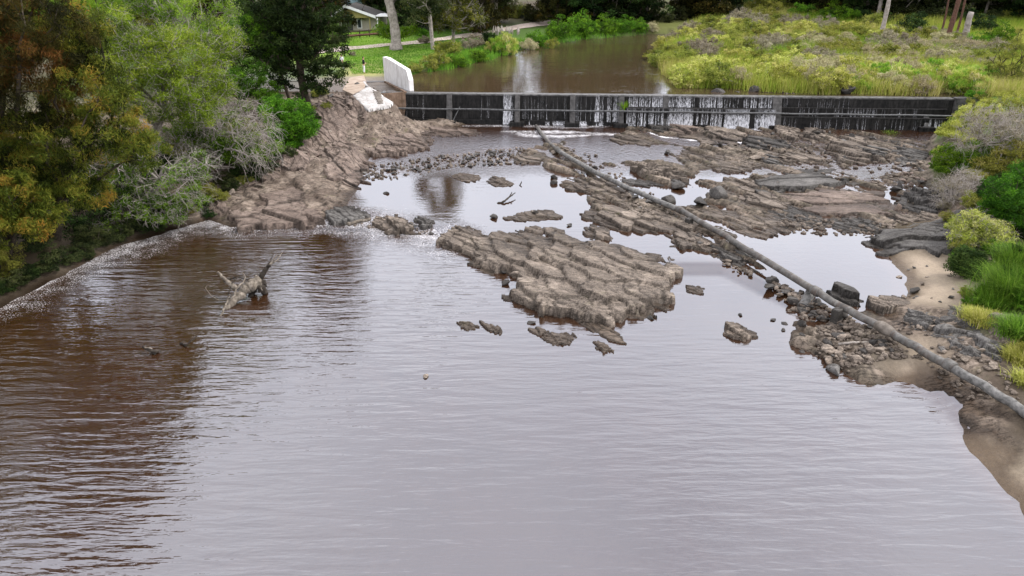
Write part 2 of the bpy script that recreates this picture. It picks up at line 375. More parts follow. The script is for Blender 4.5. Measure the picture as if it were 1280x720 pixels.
# bedrock shelf between the pools: where rock breaks the water
ZONE = pix([(640, 190), (700, 178), (760, 170), (800, 156), (960, 150), (1060, 165), (1120, 172), (1165, 175), (1165, 260), (1150, 282), (1100, 292), (1050, 284), (1000, 282), (950, 288), (930, 300), (960, 330), (985, 360), (1020, 375), (1080, 392), (1100, 425), (1070, 458), (1020, 440), (985, 392), (930, 350), (880, 322), (830, 300), (770, 285), (735, 275), (735, 255), (690, 238), (700, 215)], .35)
POOLS = [pix(q, .35) for q in (
    [(945, 296), (975, 286), (1040, 290), (1078, 308), (1100, 330), (1122, 352), (1116, 366), (1080, 372), (1040, 356), (985, 352), (940, 318)],
    [(740, 208), (790, 214), (800, 228), (850, 236), (880, 234), (885, 246), (850, 258), (790, 246), (755, 232)],
    [(880, 212), (905, 212), (955, 210), (970, 214), (925, 222), (895, 228), (870, 222)],
    [(1060, 208), (1096, 204), (1140, 204), (1136, 216), (1100, 219), (1096, 226), (1078, 222)],
    [(700, 160), (780, 164), (770, 176), (820, 184), (850, 186), (830, 192), (850, 200), (810, 200), (760, 205), (730, 200), (710, 185)],
    [(820, 176), (850, 172), (880, 178), (930, 178), (920, 184), (860, 184)],
    [(770, 290), (800, 288), (850, 318), (880, 320), (862, 330), (830, 320), (790, 300)],
    [(990, 150), (1080, 152), (1172, 158), (1160, 178), (1120, 174), (1100, 164), (1010, 160)],
    [(1110, 236), (1130, 244), (1120, 250), (1090, 250), (1084, 243)],
    [(940, 340), (960, 345), (990, 372), (1030, 400), (1010, 402), (980, 380), (950, 362)])]
SPIT = pix([(1022, 412), (1050, 400), (1090, 405), (1120, 430), (1115, 458), (1075, 464), (1050, 458), (1024, 440)], .1)
LSTONE = pix([(450, 216), (470, 214), (500, 212), (530, 206), (560, 198), (600, 192), (650, 188)], .35)
LSTONE2 = pix([(565, 203), (610, 200), (660, 200)], .35)
RIFF = pix([(395, 268), (450, 268), (490, 276), (540, 290), (570, 300)], .2)

APR = [(440, 122, 3.25), (461, 112, 3.5), (475, 116, 3.42), (482, 124, 3.02), (492, 131, 2.68), (488, 136, 2.5), (459, 141, 2.42)]
APW = np.array([P(*q) for q in APR]); _k = np.linalg.lstsq(np.c_[APW[:, 0], APW[:, 1], np.ones(len(APW))], APW[:, 2], rcond=None)[0]
def apz(x, y): return _k[0]*x+_k[1]*y+_k[2]
def height(x, y, want_col=False):
    x = np.asarray(x, float); y = np.asarray(y, float)
    up = y > wy(x)
    zw = np.where(up, ZU, zwater(x, y))
    n1 = fbm(x*.35, y*.35, 3, 4); n2 = fbm(x*1.7, y*1.7, 9, 3)
    near = 1/(1+(y/60)**2)
    sl = sdf(LEFT, x, y)+n1*.5*np.where(up, 1.5, .7)+n2*.12; sr = sdf(RIGHT, x, y)+n1*.5*np.where(up, 2.0, .8)+n2*.12
    land, colr = idw(x, y)
    sd = np.maximum(sl, sr)
    bed = zw-.12-np.minimum(.6, .3*np.maximum(-sd, 0))
    # bedrock
    sz = sdf(ZONE, x, y)+n1*1.2
    a = math.atan2(*(P(760, 390)-P(600, 290))[[1, 0]])
    u = x*math.cos(a)+y*math.sin(a); v = -x*math.sin(a)+y*math.cos(a)
    r0, tl, ck = plates(u+.15*n2+.5*n1, v+.08*n2+.35*n1, .95, 3., 11)
    r1, tl1, ck1 = plates(u+.15*n2, v+.08*n2, .4, 3., 23)
    rockz = zw+.07+.36*r0+.26*tl+.12*r1+.14*tl1-.05*ck-.03*ck1+.16*n1
    for pl in POOLS:
        sp = sdf(pl, x, y)+n1*.5+n2*.15
        rockz = rockz-.55*sstep(-.35, .45, sp)
    bed = bed+(np.maximum(rockz, bed)-bed)*sstep(-1.0, .6, sz)
    ssp = sdf(SPIT, x, y)+n2*.3
    bed = np.maximum(bed, zw-.3+.36*sstep(-.5, .9, ssp)+.08*tl1*2)
    for ln, wdt, hh in ((LSTONE, 1.5, .24), (LSTONE2, .9, .2), (RIFF, 1.1, .26)):
        d = pdist(ln, x, y)+n2*.3
        bed = np.maximum(bed, zw-.3+hh*sstep(wdt, 0, d)+.10*r1)
    wdt = np.where(up, 1.6, 1.9)
    t = sstep(-.25, 1, sd/wdt)
    # rock relief on the bare rocky land
    rk = np.clip(1-np.abs(colr-np.array(CC['rockp'])).sum(-1)/.14, 0, 1)*(~up)
    rough = .20*r0+.22*tl+.10*tl1+.05*r1-.08*ck-.05*ck1
    landz = land+rk*rough+(1-rk)*(.10*n1+.03*n2)*np.where(up, 1.6, 1)
    z = bed+(np.maximum(landz, zw+.03)-bed)*t
    z = np.where(~up & (y > wy(x)-.3) & (sd < .5), np.minimum(z, .3), z)
    z = np.where(up & (sd < 0), np.minimum(z, ZU-.5), z)
    q = sstep(-.9, -.1, sdf(APW, x, y)); z = z*(1-q)+apz(x, y)*q
    if want_col:
        rockc = np.array([.12, .10, .078])
        f = (sstep(-1, .4, sz)*(sd < .3))[..., None]
        c = colr*(1-f)+rockc*f
        f = (sstep(-.8, .2, ssp))[..., None]
        c = c*(1-f)+np.array([.11, .09, .07])*f
        rkk = np.maximum(rk, sstep(-1, .4, sz)*(sd < .3))
        return z, c, rkk, zw, np.maximum(ck**1.5, .7*ck1**2)*rkk
    return z
def G(px, py):
    """where the sight line of a pixel meets the ground"""
    d = ray(px, py)
    ts = np.concatenate([np.linspace(8, 120, 900), np.linspace(120.5, 420, 500)])
    X, Y, Z = d[0]*ts, d[1]*ts, CH+d[2]*ts
    h = np.maximum(height(X, Y), np.where(Y > wy(X), ZU, 0))
    i = int(np.argmax(Z < h)) if (Z < h).any() else len(ts)-1
    return np.array([X[i], Y[i], h[i]])

# ---------------------------------------------------------------- ground sheet
def axis(segs):
    out = []
    for a, b, s in segs: out += list(np.arange(a, b, s))
    return np.array(out+[segs[-1][1]])
gx = axis([(-460, -120, 12), (-120, -45, 2.5), (-45, -22, .5), (-22, 40, .17), (40, 60, .8), (60, 140, 3), (140, 460, 12)])
gy = axis([(-40, 8, 2.5), (8, 24, .4), (24, 72, .17), (72, 110, .5), (110, 200, 1.6), (200, 420, 8)])
GX, GY = np.meshgrid(gx, gy)
GZ, GC, GR, GW, GK = height(GX, GY, True)
far = sstep(190, 330, GY); GZ = GZ+far*9+sstep(80, 300, np.abs(GX))*8
def height(x, y):            # from here on: read off the finished ground sheet
    x = np.asarray(x, float); y = np.asarray(y, float)
    i = np.clip(np.searchsorted(gx, x)-1, 0, len(gx)-2); j = np.clip(np.searchsorted(gy, y)-1, 0, len(gy)-2)
    fx = np.clip((x-gx[i])/(gx[i+1]-gx[i]), 0, 1); fy = np.clip((y-gy[j])/(gy[j+1]-gy[j]), 0, 1)
    return (GZ[j, i]*(1-fx)+GZ[j, i+1]*fx)*(1-fy)+(GZ[j+1, i]*(1-fx)+GZ[j+1, i+1]*fx)*fy
V = np.stack([GX, GY, GZ], -1).reshape(-1, 3)
wetv = sstep(.26, .05, GZ-GW+.06*fbm(GX*2, GY*2, 5))

mg, nt, out = newmat('ground')
p = pos(nt); gc = attr(nt, 'gcol').outputs['Color']; rk = attr(nt, 'rocky').outputs['Fac']; wet = attr(nt, 'wet').outputs['Fac']
n1 = noise_n(nt, p, .8, 6, .65); n2 = noise_n(nt, p, 6, 6, .7); n3 = noise_n(nt, p, 26, 4, .7)
c = mixc(nt, mrange(nt, n1, .3, .7, 0, .55), gc, mixc(nt, 1., gc, (.55, .55, .5), 'MULTIPLY'))
c = mixc(nt, mrange(nt, n2, .35, .75, 0, .5), c, mixc(nt, 1., gc, (1.5, 1.5, 1.4), 'MULTIPLY'))
c = mixc(nt, mrange(nt, n3, .4, .7, 0, .45), c, mixc(nt, 1., gc, (.45, .43, .4), 'MULTIPLY'))
mp = N(nt, 'ShaderNodeMapping'); mp.inputs['Rotation'].default_value = (0, 0, R(57)); mp.inputs['Scale'].default_value = (.45, 3.2, 1.6); L(nt, p, mp.inputs['Vector'])
stn = noise_n(nt, mp.outputs[0], 1.7, 6, .68, .35)
crack = mth(nt, 'MULTIPLY', mrange(nt, mth(nt, 'ABSOLUTE', mth(nt, 'SUBTRACT', stn, .5)), .0, .022, 1, 0), rk)
c = mixc(nt, mth(nt, 'MULTIPLY', rk, mrange(nt, stn, .42, .30, 0, .55)), c, (.05, .043, .035))
c = mixc(nt, mth(nt, 'MULTIPLY', rk, mrange(nt, n1, .44, .62, 0, .8)), c, (.31, .25, .20))
c = mixc(nt, mth(nt, 'MULTIPLY', rk, mrange(nt, n2, .50, .30, 0, .8)), c, (.035, .029, .024))
c = mixc(nt, mth(nt, 'MULTIPLY', crack, .7), c, (.02, .017, .014))
c = mixc(nt, mth(nt, 'MULTIPLY', rk, mrange(nt, noise_n(nt, p, 1.1, 5, .7), .58, .68, 0, .35)), c, (.09, .095, .03))
c = mixc(nt, mth(nt, 'MULTIPLY', attr(nt, 'crack').outputs['Fac'], .8), c, (.018, .015, .012))
c = mixc(nt, wet, c, mixc(nt, 1., c, (.32, .28, .24), 'MULTIPLY'))
b = N(nt, 'ShaderNodeBsdfPrincipled'); b.inputs['Specular IOR Level'].default_value = .12; L(nt, c, b.inputs['Base Color']); L(nt, mrange(nt, wet, 0, 1, .85, .3), b.inputs['Roughness'])
hg = mth(nt, 'SUBTRACT', mth(nt, 'ADD', n2, mth(nt, 'MULTIPLY', n3, .4)), mth(nt, 'MULTIPLY', crack, .6))
bp = N(nt, 'ShaderNodeBump'); bp.inputs['Strength'].default_value = .8; bp.inputs['Distance'].default_value = .045; L(nt, hg, bp.inputs['Height']); L(nt, bp.outputs[0], b.inputs['Normal'])
L(nt, b.outputs[0], out.inputs[0]); M['ground'] = mg
me = mesh_np('ground', V, grid_faces(len(gx), len(gy)), mg, dict(rocky=GR, wet=wetv, crack=GK), dict(gcol=GC.reshape(-1, 3)))
tag(link('ground', me), kind='structure')

# path of pale gravel past the house
def strip(name, pts, widths, mat, lift=.03, n=60):
    pts = np.array([G(*q) for q in pts])[:, :2]
    d = np.concatenate([[0], np.cumsum(np.linalg.norm(np.diff(pts, axis=0), axis=1))])
    s = np.linspace(0, d[-1], n)
    cx, cy = np.interp(s, d, pts[:, 0]), np.interp(s, d, pts[:, 1]); wd = np.interp(s, d, widths)
    tx, ty = np.gradient(cx), np.gradient(cy); q = np.hypot(tx, ty); nx, ny = -ty/q, tx/q
    K = 7; off = np.linspace(-.5, .5, K)
    jag = fbm(s*.9, s*0, 4)*.35
    X = cx[:, None]+nx[:, None]*off*(wd+jag)[:, None]; Y = cy[:, None]+ny[:, None]*off*(wd+jag)[:, None]
    Z = height(X, Y)+lift+.04
    return link(name, mesh_np(name, np.stack([X, Y, Z], -1).reshape(-1, 3), grid_faces(K, n), mat))
M['path'] = simple_mat('path', (.36, .29, .24), (.52, .44, .38), 2.5, .95, .4)
tag(strip('path', [(380, 68), (425, 62), (470, 58), (515, 54), (560, 48), (600, 42), (640, 36), (700, 27)], [2.6]*8, M['path']), kind='structure')

# ---------------------------------------------------------------- water
def water_mat(name, body, shallow, wave, calm=False):
    m, nt, out = newmat(name)
    p = pos(nt)
    foam = attr(nt, 'foam').outputs['Fac']; rip = attr(nt, 'rip').outputs['Fac']; turb = attr(nt, 'turb').outputs['Fac']; sh = attr(nt, 'shallow').outputs['Fac']
    mp = N(nt, 'ShaderNodeMapping'); mp.inputs['Rotation'].default_value = (0, 0, R(-12)); mp.inputs['Scale'].default_value = (.30, 1.75, 1); L(nt, p, mp.inputs['Vector'])
    w1 = noise_n(nt, mp.outputs[0], 1.45, 3, .5, .3)
    mp2 = N(nt, 'ShaderNodeMapping'); mp2.inputs['Rotation'].default_value = (0, 0, R(6)); mp2.inputs['Scale'].default_value = (.35, 1.5, 1); L(nt, p, mp2.inputs['Vector'])
    w2 = noise_n(nt, mp2.outputs[0], 3.4, 3, .55, .2)
    t1 = noise_n(nt, p, 3.6, 4, .6, .3)
    hg = mth(nt, 'ADD', mth(nt, 'MULTIPLY', mth(nt, 'ADD', w1, mth(nt, 'MULTIPLY', w2, .28)), rip), mth(nt, 'MULTIPLY', t1, turb))
    bp = N(nt, 'ShaderNodeBump'); bp.inputs['Strength'].default_value = 1.; bp.inputs['Distance'].default_value = wave; L(nt, hg, bp.inputs['Height'])
    lp = noise_n(nt, p, .35, 3, .5)
    col = mixc(nt, sh, mixc(nt, mrange(nt, lp, .35, .65, 0, .5), body, tuple(q*.75 for q in body)), shallow)
    d = N(nt, 'ShaderNodeBsdfDiffuse'); L(nt, col, d.inputs['Color'])
    g = N(nt, 'ShaderNodeBsdfGlossy'); g.inputs['Roughness'].default_value = .035; g.inputs['Color'].default_value = (.885, .93, 1, 1); L(nt, bp.outputs[0], g.inputs['Normal'])
    fr = N(nt, 'ShaderNodeFresnel'); fr.inputs['IOR'].default_value = WIOR; L(nt, bp.outputs[0], fr.inputs['Normal'])
    mx = N(nt, 'ShaderNodeMixShader'); L(nt, fr.outputs[0], mx.inputs[0]); L(nt, d.outputs[0], mx.inputs[1]); L(nt, g.outputs[0], mx.inputs[2])
    # froth: specks and streaks of bubbles
    f1 = noise_n(nt, p, 15, 2, .75); f2 = noise_n(nt, p, 1.3, 4, .6)
    fs = mth(nt, 'ADD', mth(nt, 'MULTIPLY', f1, .75), mth(nt, 'MULTIPLY', f2, .25))
    lim = mrange(nt, foam, 0, 1, .78, .36)
    ff = mth(nt, 'MULTIPLY', mth(nt, 'SUBTRACT', fs, lim), 14, clamp=True)
    ff = mth(nt, 'MULTIPLY', ff, mth(nt, 'GREATER_THAN', foam, .02))
    fd = N(nt, 'ShaderNodeBsdfDiffuse'); fd.inputs['Color'].default_value = (.68, .67, .68, 1)
    m2 = N(nt, 'ShaderNodeMixShader'); L(nt, mth(nt, 'MULTIPLY', ff, .72), m2.inputs[0]); L(nt, mx.outputs[0], m2.inputs[1]); L(nt, fd.outputs[0], m2.inputs[2])
    L(nt, m2.outputs[0], out.inputs[0]); return m
WIOR = 2.35
M['water'] = water_mat('water', (.026, .011, .004), (.042, .021, .011), .17)
wx = axis([(-90, -30, 3), (-30, 38, .25), (38, 90, 3)]); wyy = axis([(-30, 9, 3), (9, 66, .25)])
WX, WY = np.meshgrid(wx, wyy)
WZ = zwater(WX, WY)
ht = height(WX, WY)
dp = WZ-ht
FOAM_L = pix([(-60, 400), (0, 378), (50, 350), (120, 325), (180, 300), (235, 284), (270, 276), (300, 284), (350, 280), (430, 274), (470, 285), (560, 300)], 0)
FOAM_N = [(pix(q, .5), w, a) for q, w, a in (
    ([(500, 158), (640, 158), (720, 160), (800, 156), (960, 152)], 1.6, .55),
    ([(800, 160), (830, 172), (870, 176), (930, 178)], .9, 1.),
    ([(915, 156), (950, 162), (965, 160)], 1.2, 1.05),
    ([(790, 152), (880, 154), (960, 150)], 1.0, .95),
    ([(640, 165), (660, 170), (700, 172), (760, 168)], 1.5, .6),
    ([(630, 165), (720, 166), (790, 170)], 1.4, .62),
    ([(1030, 156), (1100, 158), (1160, 160)], 1.3, .62),
    ([(545, 292), (560, 296)], .8, .5),
    ([(640, 200), (720, 205), (760, 206)], 1.6, .28),
    ([(1112, 222), (1120, 228)], .4, .9), ([(468, 150), (600, 160)], 1.2, .2))]
dl = pdist(FOAM_L, WX, WY); below = side(LN1, WX, WY)
n1 = fbm(WX*.3, WY*.3, 31)
foam = .36*sstep(4., 1.4, dl+n1*1.4)+.14*sstep(1.2, .1, dl+n1*.3)+.20*sstep(11, 2, dl+n1*2)
foam = np.maximum(foam, 1.05*sstep(.5, .05, pdist(pix([(236, 275), (262, 271), (282, 276)], 0), WX, WY)))
foam = np.maximum(foam, 1.05*sstep(.4, .05, pdist(pix([(44, 362), (60, 352)], 0), WX, WY)))
foam = np.maximum(foam, .30*sstep(3.5, 0, pdist(pix([(470, 290), (560, 320), (600, 370), (560, 420)], 0), WX, WY)+n1*1.5))
for ln, w_, a_ in FOAM_N: foam = np.maximum(foam, min(1.1, a_*1.2)*sstep(w_, 0, pdist(ln, WX, WY)+n1*.5))
foam = np.maximum(foam, .60*sstep(.7, .1, np.abs(below)+n1*.5)*(WX < -2))
leftish = sstep(4, -16, WX-(WY-30)*.12)
rip = .28+.62*leftish*(1-.45*sstep(26, 34, WY)); rip = np.where(WZ > .12, .12, rip); rip = rip*(1-.65*sstep(34, 44, WY))
rip = rip*(.75+.5*fbm(WX*.12, WY*.12, 8))
rip = rip*(1-.75*sstep(2, 10, WX)*sstep(22, 28, WY))
turb = .55*sstep(3.5, 0, dl+n1)
for ln, w_, a_ in FOAM_N: turb = np.maximum(turb, .8*a_*sstep(w_*2.5, 0, pdist(ln, WX, WY)))
turb = np.maximum(turb, .45*sstep(48, 54, WY)); turb = np.maximum(turb, .5*sstep(1.6, .2, np.abs(below))*(WX < 4)); turb = np.maximum(turb, .02)
shal = sstep(.34, .06, dp)*(dp > -.5)
F = grid_faces(len(wx), len(wyy)); V = np.stack([WX, WY, WZ], -1).reshape(-1, 3)
keep = (V[F[:, 0], 1] < wy(V[F[:, 0], 0])-.05) & (V[F[:, 2], 1] < wy(V[F[:, 2], 0])+.25)
me = mesh_np('river_water', V, F[keep], M['water'], dict(foam=foam, rip=rip, turb=turb, shallow=shal))
tag(link('river_water', me), kind='structure')
ux = axis([(-70, -16, 3), (-16, 45, .6), (45, 170, 5)]); uy = axis([(W1[1]-6, 110, .6), (110, 300, 3)])
UX, UY = np.meshgrid(ux, uy); F = grid_faces(len(ux), len(uy)); V = np.stack([UX, UY, UX*0+ZU], -1).reshape(-1, 3)
keep = V[F[:, 0], 1] > wy(V[F[:, 0], 0])+.02
dwr = UY-wy(UX)
rip = .10+.45*sstep(100, 108, UY)*sstep(.0, .4, fbm(UX*.02, UY*.08, 4)+.3)+.12*sstep(74, 80, UY)*sstep(100, 92, UY)
foam2 = .0*rip
M['water_up'] = water_mat('water_up', (.055, .036, .02), (.06, .04, .02), .12)
me = mesh_np('water_above_weir', V, F[keep], M['water_up'], dict(foam=foam2, rip=rip, turb=rip*.2, shallow=sstep(.3, .05, ZU-height(UX, UY))))
tag(link('water_above_weir', me), kind='structure')
# ================================================================ ROCKS
STRIKE = math.atan2(*(P(760, 390)-P(600, 290))[[1, 0]])
GRIT = None
def outcrop(name, label, poly, hm, mat='rock', cell=.8, an=1.9, tilt=.35, seed=0, strike=None, zoff=0, group=None, wob=.16, edge=.16, slope=0, cat='rock', lift=0.0, front=0.):
    """a fractured slab of bedrock with its foot under the water or in the ground"""
    hm = hm*(.62 if hm < 1 else .8)
    px = np.array(poly, float); cy = px[:, 1].mean(); cx = px[:, 0].mean()
    g0 = P(cx, cy, .3) if hm < 0 else G(cx, cy); zw0 = float(zwater(g0[:1], g0[1:2])[0])
    base = max(zw0, float(height(g0[:1], g0[1:2])[0])-.10) if lift is None else zw0+zoff
    pw = pix(poly, base+hm*.45)
    mn, mx = pw.min(0)[:2]-.4, pw.max(0)[:2]+.4
    sp = float(np.clip(max(mx-mn)/150, .035, .11))
    xs = np.arange(mn[0], mx[0]+sp, sp); ys = np.arange(mn[1], mx[1]+sp, sp)
    X, Y = np.meshgrid(xs, ys)
    n1 = fbm(X*.7, Y*.7, 40+seed); n2 = fbm(X*2.6, Y*2.6, 60+seed); n3 = fbm(X*8, Y*8, 70+seed, 3)
    ctr = pw.mean(0); size = min(mx-mn)-.8
    st = (STRIKE if strike is None else strike)+.25*fbm(np.array([seed*.37]), np.array([1.]), 2)[0]
    cs_, sn_ = math.cos(st), math.sin(st)
    u = X*cs_+Y*sn_; v = -X*sn_+Y*cs_
    cl = min(cell*.85, max(size, .4)/3.0)
    ua, va = u+.05*n2+.55*cl*n1, v+.03*n2+.5*cl*n1
    def cellsd(su, sv):
        return sdf(pw, su*cs_-sv*sn_, su*sn_+sv*cs_)
    r0, t0, k0, su0, sv0 = plates(ua, va, cl, an*1.1, 100+seed, True)
    r1, t1, k1, su1, sv1 = plates(ua, va, cl*.42, an*.9, 200+seed, True)
    s0, s1 = cellsd(su0, sv0), cellsd(su1, sv1)
    str_ = fbm(u*1.2, v*9, 90+seed, 3)
    kk = tilt/.35; hh = min(hm, .8); brk = np.where(_h(np.floor(su0*7.1), np.floor(sv0*7.3), 5+seed) > .45, 1., .25)
    fall = max(.12, .42*size)
    top = hm*np.clip(.22+.78*s0/fall, .08, 1)+hh*.12*n1
    pit = (_h(np.floor(su1*5.3), np.floor(sv1*5.9), 77+seed) < (.05 if size > 2.5 else 0)) & (brk > .5)
    low = np.clip((s1+.2*cl)/(.4*cl), 0, 1)                        # small slabs round the rim dip under
    rel = top+hh*(.30*r0*min(kk, 1.2)+.36*t0*kk+brk*(.13*r1+.20*t1*min(kk, 1)))+.006*n3+.007*str_
    rel = rel+front*(pw[:, 1].mean()-Y)/(.5*(mx[1]-mn[1]))*hm
    sd = np.where(low > .5, np.maximum(s1, .01), s1-.05)
    rel = np.where(low > .5, np.maximum(rel, .05+.05*r1), np.minimum(rel*.0-.02+sd*1.2, .02))
    rel = rel-.05*k0-.03*k1*brk
    rel = np.where(pit, rel-.16, rel)
    hg = height(X, Y); land = float(height(g0[:1], g0[1:2])[0]) > zw0+.22
    basea = np.maximum(zw0, hg-.03) if land else np.full(X.shape, base)
    Z = basea+np.maximum(rel, -.34)
    sd = np.minimum(sd, sdf(pw, X, Y)+.6*cl)
    Z = np.where(sd < -.02, np.minimum(Z, basea-.05+sd*1.2), Z)
    tone = _h(np.floor(su1*9.7), np.floor(sv1*9.1), 8+seed)*.5*brk+_h(np.floor(su0*9.7), np.floor(sv0*9.1), 9+seed)*.5
    F = grid_faces(len(xs), len(ys)); sdv = sd.ravel()
    keep = (sdv[F] > -.22).any(1); F = F[keep]
    used = np.unique(F); mp = np.full(X.size, -1); mp[used] = np.arange(len(used)); F = mp[F]
    V = np.stack([X, Y, Z], -1).reshape(-1, 3)[used]
    org = np.array([ctr[0], ctr[1], base])
    zz = zwater(V[:, 0], V[:, 1])
    wet = sstep(.30, .06, V[:, 2]-zz+.05*fbm(V[:, 0]*3, V[:, 1]*3, 5))*.9
    ck = (np.maximum(k0, .9*k1**1.3*brk)).ravel()[used]; tone = tone.ravel()[used]
    me = mesh_np(name, V-org, F, M[mat], dict(wet=wet, crack=ck*min(1, hm*2), tone=tone), smooth=False)
    o = link(name, me, loc=org)
    return tag(o, label, cat, group)

